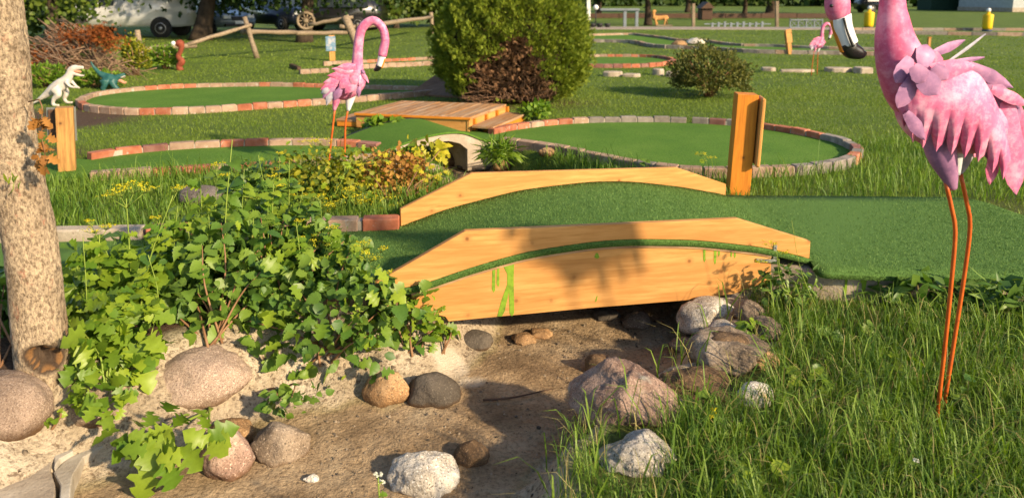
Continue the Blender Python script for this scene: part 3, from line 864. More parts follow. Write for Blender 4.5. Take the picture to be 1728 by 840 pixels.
box('front_fascia', (0.01, W2 - .01, .015, .05, .0, DZ - .035), M_['stain'], plat, MP)
box('front_trim', (0.0, W2, -.012, .012, DZ - .034, DZ - .006), M_['stain_end'], plat, MP, .003)
Me = frameM(Vector((pFR.x, pFR.y, 0)), (pBR - pFR))
box('end_fascia', (.0, (pBR - pFR).length, .015, .05, .0, DZ - .035), M_['stain'], plat, Me)
for k in range(4):
    box('stud', (.1 + k * .35, .14 + k * .35, -.02, .012, .0, DZ - .036), M_['stain_end'], plat, Me, .002)
st = box('step', (-.02, (pBR - pFR).length * .95, -.30, -.024, .065, .095), M_['deckwood'], plat, Me, .004)
box('step_riser', (.0, (pBR - pFR).length * .93, -.285, -.26, .0, .064), M_['stain_end'], plat, Me, .003)
sl = G(570, 205, .09)
box('step', (-.28, -.006, .05, .62, .06, .09), M_['deckwood'], plat, MP, .004)
box('step_riser', (-.27, -.01, .055, .085, .0, .059), M_['stain_end'], plat, MP, .003)
NOGRASS.append([tuple(p.xy) for p in (pFL - u2 * .3, pFR + u2 * .05 - n2 * .05, pBR + u2 * .3, pBL - u2 * .2)])
# brown ramp leaning behind the cedar
rp = thing('plank_ramp', 'dark brown plywood ramp sloping up beside the round cedar', 'ramp', tuple(G(715, 160, 0)))
ra, rb_, rc_, rd_ = G(690, 158, 0.02), G(790, 164, 0.02), V(800, 118, 12.6), V(738, 124, 12.6)
v = [ra, rb_, rc_, rd_] + [p - Vector((0, 0, .04)) for p in (ra, rb_, rc_, rd_)]
part('ramp_board', v, [(0, 1, 2, 3), (7, 6, 5, 4), (0, 4, 5, 1), (1, 5, 6, 2), (2, 6, 7, 3), (3, 7, 4, 0)], M_['rampwood'], rp)
part('ramp_side', [Vector((rd_.x, rd_.y, 0)), rd_ - Vector((0, 0, .045)), Vector((ra.x, ra.y, 0)) + Vector((.03, .03, 0)), Vector((rd_.x + .04, rd_.y, 0)), rd_ + Vector((.04, 0, -.045)), Vector((ra.x + .07, ra.y + .03, 0))], [(0, 1, 2), (5, 4, 3), (0, 3, 4, 1), (1, 4, 5, 2), (2, 5, 3, 0)], M_['rampwood'], rp)
part('ramp_leg', *box_vf(rc_.x - .05, rc_.x, rc_.y - .05, rc_.y, 0, rc_.z - .05), M_['brownply'], rp)

# ================================================================ posts with signs
pb_ = G(1248, 327, 0)
k = mpp(pb_)
sp_ = thing('sign_post', 'square orange wooden post with narrow board on its side by the wooden bridge', 'post', (pb_.x, pb_.y, 0), rotz=math.radians(-6))
MS = world_of(sp_) @ Matrix.Rotation(math.radians(2.2), 4, 'Y')
hpost = V(1253, 160, pb_.y).z
RX = Matrix.Rotation(-math.pi / 2, 4, 'Y')          # own x runs up the post
box('post', (-.3, hpost, -.083, .083, 0, .166), M_['stain_end'], sp_, MS @ Matrix.Translation((.083, .083, 0)) @ RX, .004)
box('sign_board', (.24, hpost - .015, -.11, .11, -.018, .018), M_['stain'], sp_, MS @ Matrix.Translation((.115, .04, 0)) @ Matrix.Rotation(math.radians(-3), 4, 'Z') @ RX, .012)
lp = G(114, 289, 0)
lpz = V(114, 181, lp.y).z
s2 = thing('sign_post', 'tan wooden post carrying a grey metal sign panel next to leaning tree trunk', 'post', (lp.x, lp.y, 0), rotz=math.radians(27))
MS2 = world_of(s2) @ Matrix.Rotation(math.radians(-2.2) * -1, 4, 'Y')
box('post', (-.2, lpz, -.07, .07, -.07, .07), M_['tanpost'], s2, MS2 @ RX, .004)
M_['greyplate'] = plain('grey_metal_plate', (0.16, 0.17, 0.165), .5, .4)
box('sign_panel', (-.15, .085, .075, .081, lpz - .33, lpz - .01), M_['greyplate'], s2, MS2, .001)
box('sign_backing', (-.135, -.075, .052, .074, lpz - .32, lpz - .03), M_['brownply'], s2, MS2, .002)
# far orange post with a small printed sign
q = G(561, 102, 0); zt_ = V(561, 60, q.y).z
M_['bluepanel'] = mat('blue_white_printed_sign', [(0.25, (0.09, 0.17, 0.26)), (0.48, (0.14, 0.24, 0.34)), (0.56, (0.36, 0.36, 0.38)), (0.75, (0.42, 0.41, 0.42))], 9, .5, 0, 10, .001)
s3 = thing('number_post', 'small far orange post with blue and white printed sign', 'post', (q.x, q.y, 0), rotz=.25)
box('post', (-.02, zt_, -.07, .07, -.07, .07), M_['stain'], s3, world_of(s3) @ RX, .004)
box('sign_panel', (-.15, .09, -.095, -.072, zt_ * .38, zt_ - .02), M_['bluepanel'], s3, world_of(s3), .003)
q = G(1332, 91, 0); zt_ = V(1326, 49, q.y).z
s4 = thing('number_post', 'small far tilted pale orange post on the lawn left of the far flamingo', 'post', (q.x, q.y, 0), rotz=.2)
Mt = world_of(s4) @ Matrix.Rotation(math.radians(-10), 4, 'Y')
box('post', (-.1, zt_ * .95, -.06, .06, -.06, .06), M_['stain'], s4, Mt @ RX, .004)
box('sign_panel', (-.085, .085, -.085, -.062, zt_ * .45, zt_), M_['stain'], s4, Mt, .003)
q = G(1567, 80, 0)
s5 = thing('number_post', 'tiny far orange stake peeking over the back of the big flamingo', 'post', (q.x, q.y, 0))
box('post', (-.05, V(1567, 64, q.y).z, -.04, .04, -.04, .04), M_['stain'], s5, world_of(s5) @ RX, .004)
box('cap', (-.05, .05, -.05, .05, V(1567, 64, q.y).z + .001, V(1567, 64, q.y).z + .02), M_['stain_end'], s5, world_of(s5), .004)

# ================================================================ flamingos of painted sheet metal
def pinkmat(name, a, b, c, rough=.58):
    m, t, N, L, P = _new(name)
    mp = _coords(N, L, (1, 1, 1), rand=True)
    n1 = _noise(N, L, mp.outputs[0], 9, 8, .7)
    n2_ = _noise(N, L, mp.outputs[0], 38, 4, .7)
    col = _ramp(N, L, n1.outputs['Fac'], [(.32, a), (.5, b), (.66, c)]).outputs[0]
    r = _ramp(N, L, n2_.outputs['Fac'], [(.48, (0, 0, 0)), (.68, (.55, .55, .55))])
    col = _mix(N, L, r.outputs[0], col, c)
    L.new(col, P.inputs['Base Color'])
    P.inputs['Roughness'].default_value = rough
    P.inputs['Metallic'].default_value = .15
    P.inputs['Specular IOR Level'].default_value = .3; P.inputs['Coat Weight'].default_value = .04
    P.inputs['Coat Roughness'].default_value = .25
    _bump(N, L, n2_.outputs['Fac'], .12, .004, P)
    return m
M_['pink'] = pinkmat('pink_paint', (.55, .095, .21), (.60, .145, .285), (.73, .37, .49))
M_['pink_deep'] = pinkmat('deep_pink_paint', (.46, .06, .15), (.55, .11, .23), (.66, .27, .39))
M_['violet'] = pinkmat('violet_pink_paint', (.20, .095, .20), (.29, .14, .27), (.42, .20, .33))
M_['greyfeather'] = pinkmat('grey_feather_paint', (.22, .22, .27), (.34, .33, .38), (.5, .45, .5))
M_['beakwhite'] = plain('white_grey_beak', (.62, .64, .66), .35)
M_['beakblack'] = plain('black_beak', (.010, .010, .011), .3, coat=.4)
M_['orange'] = mat('orange_leg_paint', [(.40, .07, .010), (.58, .12, .016)], 20, .4, .2, 60, .002, .4, speck=[(45, (.20, .05, .02), .3)])
M_['beakorange'] = plain('orange_beak_edge', (.55, .2, .02), .4)
def planar(name, pxs, Yd, matl, parent, dr=.85, dy=0.0, seg=18, n=5, tf=None, y_fn=None):
    """closed loft along a path drawn in a vertical plane at depth Yd: (px, py, radius px)"""
    pts = catmull(pxs, n)
    Vv = []
    cs = []
    for p in pts:
        a = tf(p[0], p[1]) if tf else (p[0], p[1])
        w_ = V(a[0], a[1], Yd); cs.append((w_ + Vector((0, dy, 0)), max(p[2], .3) * mpp(w_) * (tf.s if tf else 1)))
    for i, (c, r) in enumerate(cs):
        t = (cs[min(i + 1, len(cs) - 1)][0] - cs[max(i - 1, 0)][0]).normalized()
        nn = t.cross(Vector((0, 1, 0))).normalized()
        for k in range(seg):
            an = 2 * math.pi * k / seg
            Vv.append(c + nn * (r * math.cos(an)) + Vector((0, 1, 0)) * (r * dr * math.sin(an)))
    F_ = []
    for i in range(len(cs) - 1):
        for k in range(seg):
            F_.append((i * seg + k, i * seg + (k + 1) % seg, (i + 1) * seg + (k + 1) % seg, (i + 1) * seg + k))
    F_.append(tuple(range(seg))[::-1]); F_.append(tuple((len(cs) - 1) * seg + k for k in range(seg)))
    if name is None: return Vv, F_
    return part(name, Vv, F_, matl, parent, None, True)
class TF:
    def __init__(s_, ax, bx, ay, by, s): s_.ax, s_.bx, s_.ay, s_.by, s_.s = ax, bx, ay, by, s
    def __call__(s_, x, y): return (s_.ax + s_.bx * x, s_.ay + s_.by * y)
def feather(p0, p1, wpx, Yd, dy0, dy1, matl, parent, bulge=.02, tf=None, name='feather', blunt=1.8, roll=0.0):
    """one curved sheet-metal feather from p0 to p1"""
    a = V(*(tf(*p0) if tf else p0), Yd + dy0); b = V(*(tf(*p1) if tf else p1), Yd + dy1)
    ax = (b - a); ln = ax.length; ax.normalize()
    side = ax.cross(Vector((0, 1, 0))).normalized()
    side = (side * math.cos(roll) + Vector((0, 1, 0)) * math.sin(roll)).normalized()
    nn = side.cross(ax).normalized()
    if nn.y > 0: nn = -nn
    hw_ = wpx * mpp(a) / 2 * (tf.s if tf else 1)
    rows, colsn = 9, 5
    Vv = []
    for i in range(rows):
        t = i / (rows - 1)
        w_ = hw_ * ((.50 + .50 * math.sin(math.pi * min(t * 1.6, 1) * .5)) * (1 - max(0, (t - .35) / .65) ** blunt) + .03) * (1 + .035 * math.sin(t * 19 + wpx))
        for j in range(colsn):
            s_ = (j / (colsn - 1) - .5) * 2
            Vv.append(a + ax * (ln * t) + side * (w_ * s_) + nn * (bulge * (math.sin(math.pi * t) * 1.2 + (1 - abs(s_)) * .9)))
    F_ = [(i * colsn + j, i * colsn + j + 1, (i + 1) * colsn + j + 1, (i + 1) * colsn + j) for i in range(rows - 1) for j in range(colsn - 1)]
    o = part(name, Vv, F_, matl, parent, None, True)
    m = o.modifiers.new('thickness', 'SOLIDIFY'); m.thickness = .0025
    es = o.modifiers.new('crisp_edges', 'EDGE_SPLIT'); es.split_angle = math.radians(38)
    return o
YF = 2.93
foot = V(1580, 725, YF)
flam = thing('flamingo_sculpture', 'large pink sheet metal flamingo with orange legs standing in tall grass', 'flamingo', (foot.x, YF, foot.z))
planar('body', [(1522, 160, 16), (1538, 172, 38), (1568, 188, 54), (1610, 200, 58), (1655, 212, 50), (1695, 225, 30), (1722, 240, 8)], YF, M_['pink'], flam, .7, seg=24)
planar('neck', [(1572, 178, 44), (1546, 150, 50), (1524, 112, 43), (1511, 72, 34), (1507, 36, 27), (1506, 5, 21.5), (1508, -60, 19), (1500, -130, 18), (1470, -170, 18), (1434, -150, 18), (1416, -90, 18), (1412, -40, 19), (1413, 0, 20)], YF, M_['pink_deep'], flam, .8, seg=24)
head = planar('head', [(1413, -8, 20), (1413, 8, 21), (1415, 20, 20), (1418, 29, 17)], YF, M_['pink_deep'], flam, .8, seg=24)
eye = V(1403, 10, YF - .034)
bm = bmesh.new(); bmesh.ops.create_uvsphere(bm, u_segments=10, v_segments=8, radius=.007)
eme = bpy.data.meshes.new('eye'); bm.to_mesh(eme); bm.free(); eme.materials.append(M_['beakblack'])
obj('eye', eme, head, Matrix.Translation(eye))
beak = planar('beak', [(1418, 27, 18), (1421, 45, 17), (1427, 62, 16), (1433, 76, 15.5)], YF, M_['beakwhite'], flam, .75, seg=20)
planar('beak_tip', [(1429, 72, 15), (1435, 83, 15.6), (1444, 88, 13), (1455, 91, 9), (1462, 90, 3)], YF, M_['beakblack'], flam, .72, seg=18)
planar('beak_line', [(1417, 30, 2.0), (1422, 50, 2.0), (1428, 66, 2.4), (1433, 78, 3)], YF, M_['beakblack'], beak, .8, dy=-.036, seg=8)
planar('beak_edge', [(1403, 34, 3), (1409, 55, 3), (1415, 72, 3), (1421, 88, 3)], YF, M_['beakorange'], beak, 2.0, dy=.0, seg=8)
# wing: one bulged sheet with a saw-toothed lower edge
def wing(name, topc, botc, teeth, amp, Yd, dy, bulge, matl, parent, tf=None, nu=72, nv=9):
    tu = np.array(catmull(topc, 12)); bu = np.array(catmull(botc, 12))
    Vv = []
    for j in range(nv):
        for i in range(nu + 1):
            u = i / nu
            a = tu[min(int(u * (len(tu) - 1)), len(tu) - 1)]; b = bu[min(int(u * (len(bu) - 1)), len(bu) - 1)]
            v_ = j / (nv - 1)
            ph = (u * teeth) % 1.0
            tooth = amp * ((1 - abs(2 * ph - 1)) - .5) * 2 * v_ ** 2.2
            d = (b - a); ln = np.hypot(*d) + 1e-6
            p = a + d * v_ + d / ln * tooth
            groove = .001 * (1 - abs(2 * ph - 1)) * v_
            yy = dy - bulge * (math.sin(math.pi * (.15 + .7 * v_)) * (math.sin(math.pi * (.08 + .84 * u)))) - groove
            Vv.append(V(*(tf(*p) if tf else p), Yd + yy))
    n1 = nu + 1
    F_ = [(j * n1 + i, j * n1 + i + 1, (j + 1) * n1 + i + 1, (j + 1) * n1 + i) for j in range(nv - 1) for i in range(nu)]
    o = part(name, Vv, F_, matl, parent, None, True)
    m = o.modifiers.new('thickness', 'SOLIDIFY'); m.thickness = .003
    es = o.modifiers.new('crisp_edges', 'EDGE_SPLIT'); es.split_angle = math.radians(38)
    return o
wing('wing', [(1516, 182), (1532, 148), (1568, 128), (1610, 119), (1645, 122), (1668, 150), (1690, 200), (1704, 262)], [(1518, 190), (1536, 222), (1560, 236), (1592, 243), (1622, 250), (1652, 258), (1680, 280), (1702, 292)], 9, 15, YF, -.085, .085, M_['pink'], flam)
wing('wing', [(1516, 182), (1532, 148), (1568, 128), (1610, 119), (1645, 122), (1668, 150), (1690, 200), (1704, 262)], [(1518, 190), (1536, 222), (1560, 236), (1592, 243), (1622, 250), (1652, 258), (1680, 280), (1702, 292)], 8, 13, YF, .085, -.06, M_['pink'], flam)
FE = [((1698, 168), (1714, 328), 42, -.05, -.06, 'pink'), ((1712, 182), (1748, 306), 40, -.03, -.02, 'pink_deep'), ((1718, 190), (1762, 296), 36, .02, .03, 'greyfeather'), ((1676, 262), (1669, 311), 23, -.02, -.03, 'pink'),
      ((1658, 235), (1668, 268), 22, .0, .0, 'violet'), ((1672, 150), (1735, 178), 22, -.10, -.06, 'pink'), ((1634, 110), (1708, 148), 24, -.08, -.04, 'violet'), ((1660, 130), (1722, 205), 34, -.06, -.03, 'violet'),
      ((1540, 126), (1645, 112), 34, -.16, -.12, 'pink'), ((1600, 106), (1660, 97), 9, -.08, -.02, 'violet'), ((1600, 104), (1662, 58), 5, -.03, .05, 'greyfeather'), ((1570, 92), (1627, 68), 17, -.10, -.05, 'violet'),
      ((1540, 90), (1592, 112), 34, -.12, -.13, 'pink'), ((1556, 112), (1563, 76), 34, -.16, -.13, 'violet'), ((1536, 98), (1511, 140), 30, -.15, -.17, 'violet'), ((1548, 120), (1582, 160), 38, -.19, -.21, 'violet'),
      ((1545, 126), (1514, 182), 30, -.17, -.18, 'violet'), ((1540, 112), (1560, 138), 30, -.20, -.205, 'violet'), ((1575, 112), (1598, 134), 26, -.17, -.18, 'violet'), ((1528, 190), (1560, 236), 24, -.16, -.15, 'violet'),
      ((1620, 122), (1668, 118), 18, -.06, .0, 'pink')]
for a, b, w_, d0, d1, mm in FE:
    feather(a, b, w_, YF, d0, d1, M_[mm], flam, .0035, blunt=4.0 if w_ > 25 else 2.0)
planar('thigh', [(1568, 215, 26), (1577, 255, 24), (1590, 292, 14), (1597, 314, 6)], YF, M_['violet'], flam, .8, dy=-.05)
planar('thigh', [(1616, 225, 18), (1620, 262, 13), (1622, 298, 6)], YF, M_['beakwhite'], flam, .8, dy=.03)
feather((1628, 232), (1620, 296), 30, YF, .07, .06, M_['greyfeather'], flam, .01)
def leg(pxs, Yd, dys, rpx, matl, parent, tf=None):
    path = []
    for (x, y), d in zip(pxs, dys):
        a = tf(x, y) if tf else (x, y)
        path.append(V(a[0], a[1], Yd + d))
    k = mpp(path[0]) * (tf.s if tf else 1)
    pth = catmull([tuple(p) for p in path], 3)
    return tube('leg', pth, rpx * k, matl, parent, 10)
leg([(1596, 308), (1606, 352), (1612, 392), (1606, 470), (1595, 580), (1586, 660), (1579, 745)], YF, [-.05] * 7, 3.5, M_['orange'], flam)
leg([(1621, 294), (1631, 340), (1637, 382), (1628, 460), (1611, 570), (1600, 640), (1589, 712)], YF, [.04, .04, .05, .06, .06, .05, .05], 3.5, M_['orange'], flam)

def small_flamingo(label, Yd, tf, base):
    t = thing('flamingo_sculpture', label, 'flamingo', base, )
    planar('body', [(609, 124, 9), (600, 138, 18), (582, 147, 22), (564, 153, 17), (548, 166, 6)], Yd, M_['pink'], t, .8, seg=16, tf=tf)
    planar('neck', [(594, 140, 15), (601, 122, 13), (603, 105, 9.5), (605, 74, 8.2), (611, 48, 8), (629, 35, 7.5), (645, 47, 7), (650, 68, 7), (647, 84, 7.6), (645, 95, 7.4)], Yd, M_['pink'], t, .85, seg=14, tf=tf)
    bk = planar('beak', [(645, 94, 6.8), (643, 103, 6.2), (640, 112, 5.6)], Yd, M_['beakwhite'], t, .8, seg=12, tf=tf)
    planar('beak_tip', [(640.5, 110, 5.6), (637, 116, 5), (631, 119, 2)], Yd, M_['beakblack'], t, .8, seg=12, tf=tf)
    planar('beak_edge', [(649, 99, 1.6), (647, 107, 1.6), (644, 115, 1.6)], Yd, M_['beakorange'], bk, 2.2, seg=8, tf=tf)
    s = tf.s if tf else 1
    FEs = [((600, 112), (569, 114), 14, 'pink'), ((596, 122), (560, 116), 14, 'pink'), ((590, 128), (553, 128), 16, 'pink'), ((580, 133), (546, 140), 16, 'pink'), ((572, 138), (541, 152), 15, 'pink'),
           ((566, 142), (545, 166), 14, 'violet'), ((562, 148), (551, 178), 13, 'greyfeather'), ((590, 132), (572, 150), 17, 'pink'), ((600, 138), (582, 158), 17, 'pink'), ((604, 128), (592, 144), 16, 'pink'),
           ((610, 122), (622, 140), 9, 'pink'), ((610, 118), (616, 126), 7, 'violet'), ((575, 150), (563, 170), 14, 'violet'), ((606, 146), (605, 164), 9, 'violet'), ((555, 150), (542, 158), 10, 'greyfeather')]
    for i, (a, b, w_, mm) in enumerate(FEs):
        feather(a, b, w_, Yd, (-.10 - .003 * i) * max(s, .6), (-.13) * max(s, .6), M_[mm], t, .008 * s, tf)
    for i, (a, b, w_, mm) in enumerate(FEs[:7]):
        feather(a, b, w_, Yd, .07 * max(s, .6), .09 * max(s, .6), M_['pink' if mm == 'greyfeather' else mm], t, .006 * s, tf)
    planar('thigh', [(570, 158, 8), (568, 172, 6), (565, 186, 2.5)], Yd, M_['pink'], t, .8, dy=-.03, seg=12, tf=tf)
    planar('thigh', [(592, 158, 9), (589, 172, 7), (587, 188, 2.5)], Yd, M_['beakwhite'], t, .8, dy=.02, seg=12, tf=tf)
    leg([(565, 184), (561, 220), (557, 255), (551, 315)], Yd, [-.03] * 4, 1.6, M_['orange'], t, tf)
    leg([(587, 186), (583, 210), (582, 250), (580, 308)], Yd, [.02] * 4, 1.6, M_['orange'], t, tf)
    return t
q = V(566, 312, 6.75)
small_flamingo('pink metal flamingo with lowered head and folded neck behind the yellow weeds', 6.75, None, (q.x, 6.75, q.z))
tf = TF(1365 - 540 * .345, .345, 38 - 28 * .315, .315, .34)
q = G(1385, 127, 0)
small_flamingo('small far pink flamingo standing on the lawn left of the big flamingo', q.y, tf, (q.x, q.y, 0))

# ================================================================ toy dinosaurs
def remeshed(name, lofts, matl, parent, vox, tri=None):
    Vv, Ff = [], []
    for v, f in lofts:
        o_ = len(Vv)
        Vv += v; Ff += [tuple(i + o_ for i in q_) for q_ in f]
    o = part(name, Vv, Ff, matl, parent, None, True)
    m = o.modifiers.new('skin', 'REMESH'); m.mode = 'VOXEL'; m.voxel_size = vox; m.use_smooth_shade = True
    return o
M_['bonewhite'] = mat('off_white_vinyl', [(.42, .38, .34), (.56, .52, .47)], 14, .6, .4, 60, .006)
M_['teal'] = mat('teal_green_vinyl', [(.012, .06, .058), (.02, .09, .085), (.06, .13, .11)], 12, .45, .4, 60, .006)
M_['mouth'] = plain('pinkish_mouth', (.55, .24, .14), .5)
Yd = G(100, 177, 0).y
d1 = thing('dinosaur_figure', 'white toy dinosaur with open jaws standing on bare earth behind tan post', 'dinosaur', (G(100, 177, 0).x, Yd, 0))
lf = [planar(None, [(55, 175, 1.2), (66, 168, 3), (79, 159, 6), (92, 150, 9.5), (103, 143, 10.5), (111, 136, 8.5), (117, 127, 6.6), (120, 119, 6), (126, 115, 5.4), (133, 114.5, 3.8), (141, 114, 2.4)], Yd, None, None, .8),
      planar(None, [(119, 121, 4.5), (127, 125, 3), (135, 127.5, 2.2), (142, 128, 1.4)], Yd, None, None, .9),
      planar(None, [(96, 148, 8), (103, 158, 6), (96, 166, 3.8), (94, 174, 2.8), (97, 176.5, 2.6), (105, 177, 2)], Yd, None, None, .8, dy=-.07),
      planar(None, [(100, 148, 7), (107, 157, 5), (104, 167, 3.4), (107, 173, 2.6), (112, 174.5, 2.3), (118, 174, 1.8)], Yd, None, None, .8, dy=.07),
      planar(None, [(115, 137, 3.4), (121, 144, 2.6), (127, 146.5, 2), (135, 147, 1.4)], Yd, None, None, .9, dy=-.06),
      planar(None, [(116, 137, 3), (124, 146, 2.2), (131, 150, 1.3)], Yd, None, None, .9, dy=.06)]
remeshed('body', lf, M_['bonewhite'], d1, .012)
planar('mouth', [(124, 119.5, 2.2), (131, 121, 2.4), (137, 121.5, 1.2)], Yd, M_['mouth'], d1, 1.2)
Yg = G(187, 151, 0).y
d2 = thing('dinosaur_figure', 'dark teal toy dinosaur with raised tail and open pale jaw behind the kerb', 'dinosaur', (G(187, 151, 0).x, Yg, 0))
lf = [planar(None, [(153, 104, 1.2), (158, 113, 2.4), (166, 122, 3.6), (175, 128, 6), (184, 133, 9), (193, 134, 8), (199, 131, 5.5), (205, 128, 4), (211, 125.5, 2)], Yg, None, None, .9),
      planar(None, [(180, 134, 7), (181, 143, 5), (178, 149, 3.6), (182, 152, 3)], Yg, None, None, .9, dy=-.09),
      planar(None, [(190, 136, 6), (195, 144, 5), (200, 149, 3.6), (205, 152, 3)], Yg, None, None, .9, dy=-.05),
      planar(None, [(183, 136, 6), (186, 145, 4), (186, 152, 3)], Yg, None, None, .9, dy=.1)]
remeshed('body', lf, M_['teal'], d2, .014)
planar('jaw', [(197, 134, 3.2), (204, 137, 3), (210, 140, 2.2), (213, 138, 1)], Yg, M_['mouth'], d2, .9)
planar('teeth', [(201, 131.5, 1.4), (207, 130, 1.4), (211.5, 128.5, .8)], Yg, M_['bonewhite'], d2, 1.5, dy=-.01)

# ================================================================ rocks
def rockmat(name, a, b, c, s1=(130, (.06, .05, .04), .38), s2=None, lich=None):
    s2 = s2 or (110, tuple(x * 1.3 for x in c), .36)
    sp = [s1, s2] + ([lich] if lich else [])
    return mat(name, [a, b, c], 4.5, .85, .8, 45, .012, .2, speck=sp, foot=(.095, .048, .018))
M_['r_pink'] = rockmat('pinkish_granite', (.20, .145, .11), (.29, .215, .165), (.38, .29, .23), (170, (.12, .08, .07), .40), (150, (.46, .37, .30), .40))
M_['r_rose'] = rockmat('rose_granite', (.11, .06, .045), (.25, .165, .13), (.42, .31, .255), lich=(7, (.42, .40, .34), .34))
M_['r_tan'] = rockmat('orange_tan_granite', (.20, .11, .05), (.31, .185, .09), (.43, .29, .16))
M_['r_dark'] = rockmat('dark_grey_stone', (.055, .046, .038), (.085, .072, .058), (.13, .11, .09), s2=(110, (.17, .145, .115), .36))
M_['r_grey'] = rockmat('grey_speckled_granite', (.095, .07, .05), (.19, .145, .105), (.34, .275, .21))
M_['r_white'] = rockmat('whitish_granite', (.32, .28, .22), (.52, .48, .42), (.70, .68, .63), lich=(6, (.5, .36, .18), .3))
M_['r_brown'] = rockmat('brown_stone', (.085, .05, .027), (.15, .095, .052), (.25, .165, .095))
M_['r_slate'] = rockmat('blue_grey_stone', (.10, .085, .08), (.15, .13, .125), (.2, .18, .17))
bm = bmesh.new(); bmesh.ops.create_icosphere(bm, subdivisions=5, radius=1)
ICO_V = [v.co.copy() for v in bm.verts]; ICO_F = [tuple(v.index for v in f.verts) for f in bm.faces]; bm.free()
bm = bmesh.new(); bmesh.ops.create_icosphere(bm, subdivisions=4, radius=1)
ICO4_V = [v.co.copy() for v in bm.verts]; ICO4_F = [tuple(v.index for v in f.verts) for f in bm.faces]; bm.free()
def rock_mesh(seed, angular, lump, big=False, peak=0.0, flat=0.0):
    r_ = random.Random(seed)
    planes = []
    for _ in range(int(16)):
        n_ = Vector((r_.gauss(0, 1), r_.gauss(0, 1), r_.gauss(0, 1))).normalized()
        planes.append((n_, r_.uniform(.66, .95)))
    off = Vector((r_.uniform(-50, 50), r_.uniform(-50, 50), r_.uniform(-50, 50)))
    out = []
    VV, FF = (ICO_V, ICO_F) if big else (ICO4_V, ICO4_F)
    for v in VV:
        rad = 1.0
        for n_, d_ in planes:
            c_ = v.dot(n_)
            if c_ > .05:
                rr_ = d_ / c_
                if rr_ < 1.0: rad = min(rad, 1 + (rr_ - 1) * angular)
        rad += lump * .22 * noise.fractal(v * 1.3 + off, 1.0, 2.0, 4) + lump * .05 * noise.fractal(v * 7 + off, .8, 2.1, 4)
        p = v * rad
        if peak:
            q_ = min(1, max(0, (p.z + .35) / 1.2)); p = Vector((p.x * (1 - 1.5 * peak * q_) - .12 * peak * q_, p.y * (1 - 1.2 * peak * q_), p.z))
        out.append(p)
    # normalise to the unit box so that the pixel box is met
    xs_ = [p.x for p in out]; zs_ = [p.z for p in out]; ys_ = [p.y for p in out]
    cx, cz, cy = (max(xs_) + min(xs_)) / 2, (max(zs_) + min(zs_)) / 2, (max(ys_) + min(ys_)) / 2
    hx, hz, hy = (max(xs_) - min(xs_)) / 2, (max(zs_) - min(zs_)) / 2, (max(ys_) - min(ys_)) / 2
    return [((p.x - cx) / hx, (p.y - cy) / hy, (p.z - cz) / hz) for p in out], FF
ROCKS = []
def rock(label, bx, matn, zbase=None, angular=.5, lump=.8, depth=.9, seed=1, cat='rock', group=None, peak=0., sink=.12, name='rock', tilt=0):
    x0, y0, x1, y1 = bx
    g = T((x0 + x1) / 2, y1 - sink * (y1 - y0)) if zbase is None else G((x0 + x1) / 2, y1 - sink * (y1 - y0), zbase)
    wm = (x1 - x0) * mpp(g)
    Yc = g.y + wm * depth * .42
    c = V((x0 + x1) / 2, (y0 + y1) / 2, Yc)
    wm = (x1 - x0) * mpp(c); hm = (y1 - y0) * mpp(c)
    dh = wm * depth / 2
    # looking down on it, the silhouette's height mixes height and depth
    el = math.atan2(CAMZ - c.z, c.y)
    hz = math.sqrt(max((hm / 2) ** 2 - (dh * math.sin(el)) ** 2 * .85, (hm * .28) ** 2)) / math.cos(el)
    v, f = rock_mesh(seed, angular, lump, wm > .3 and c.y < 4, peak)
    me = mesh(name, [(p[0] * wm / 2, p[1] * dh, p[2] * hz) for p in v], f, M_[matn], True)
    o = obj(name, me, None, Matrix.Translation(c) @ Matrix.Rotation(tilt, 4, 'Y'))
    tag(o, label, cat, group)
    ROCKS.append((c.x, c.y, wm / 2, dh))
    return o
rock('large smooth pinkish boulder beneath the leafy bush', (233, 584, 426, 697), 'r_pink', None, .25, .45, .75, 3, 'boulder', tilt=-.08)
rock('big rounded boulder cut by the left picture edge', (-75, 628, 83, 756), 'r_pink', None, .12, .3, .8, 5, 'boulder')
rock('mottled grey rock between tree trunk and pinkish boulder', (104, 640, 204, 732), 'r_grey', None, .5, .7, .8, 7)
rock('dark pink upright rock in the creek bed, left of its pair', (342, 724, 428, 822), 'r_rose', None, .6, .6, .8, 12)
rock('pale orange rock wedged behind the dark pink rock', (348, 704, 432, 764), 'r_tan', None, .6, .7, .8, 13)
rock('grey brown speckled rock with wet brown foot in the creek bed', (424, 711, 524, 793), 'r_grey', None, .6, .6, .8, 14)
rock('orange tan speckled rock beside the dark grey one', (611, 627, 692, 697), 'r_tan', None, .55, .5, .7, 15)
rock('dark grey pointed rock beside the orange tan one', (685, 629, 779, 693), 'r_dark', None, .7, .4, .7, 16, peak=.25)
rock('small flat dark grey rock near the left foot of the bridge', (770, 556, 833, 593), 'r_dark', None, .4, .5, .8, 17)
rock('small orange rock in front of the bridge shadow', (863, 560, 905, 585), 'r_tan', None, .5, .8, .8, 18)
rock('small orange rock touching another, nearer the bridge', (892, 553, 933, 574), 'r_tan', None, .5, .8, .8, 19)
rock('dark rock deep in the shade under the bridge', (1000, 518, 1048, 546), 'r_dark', None, .5, .8, .9, 20)
rock('round grey rock half under the bridge', (1049, 524, 1101, 561), 'r_grey', None, .5, .6, .9, 21)
rock('black and white speckled rock touching the bridge beam', (1139, 500, 1240, 566), 'r_white', None, .5, .8, .8, 22, tilt=-.25)
rock('tan weathered rock on the right bank below the bridge', (1174, 560, 1272, 624), 'r_brown', None, .5, .8, .8, 23, tilt=-.2)
rock('low pale rock at the right bank behind the tan rock', (1225, 556, 1278, 592), 'r_grey', None, .5, .8, .8, 24)
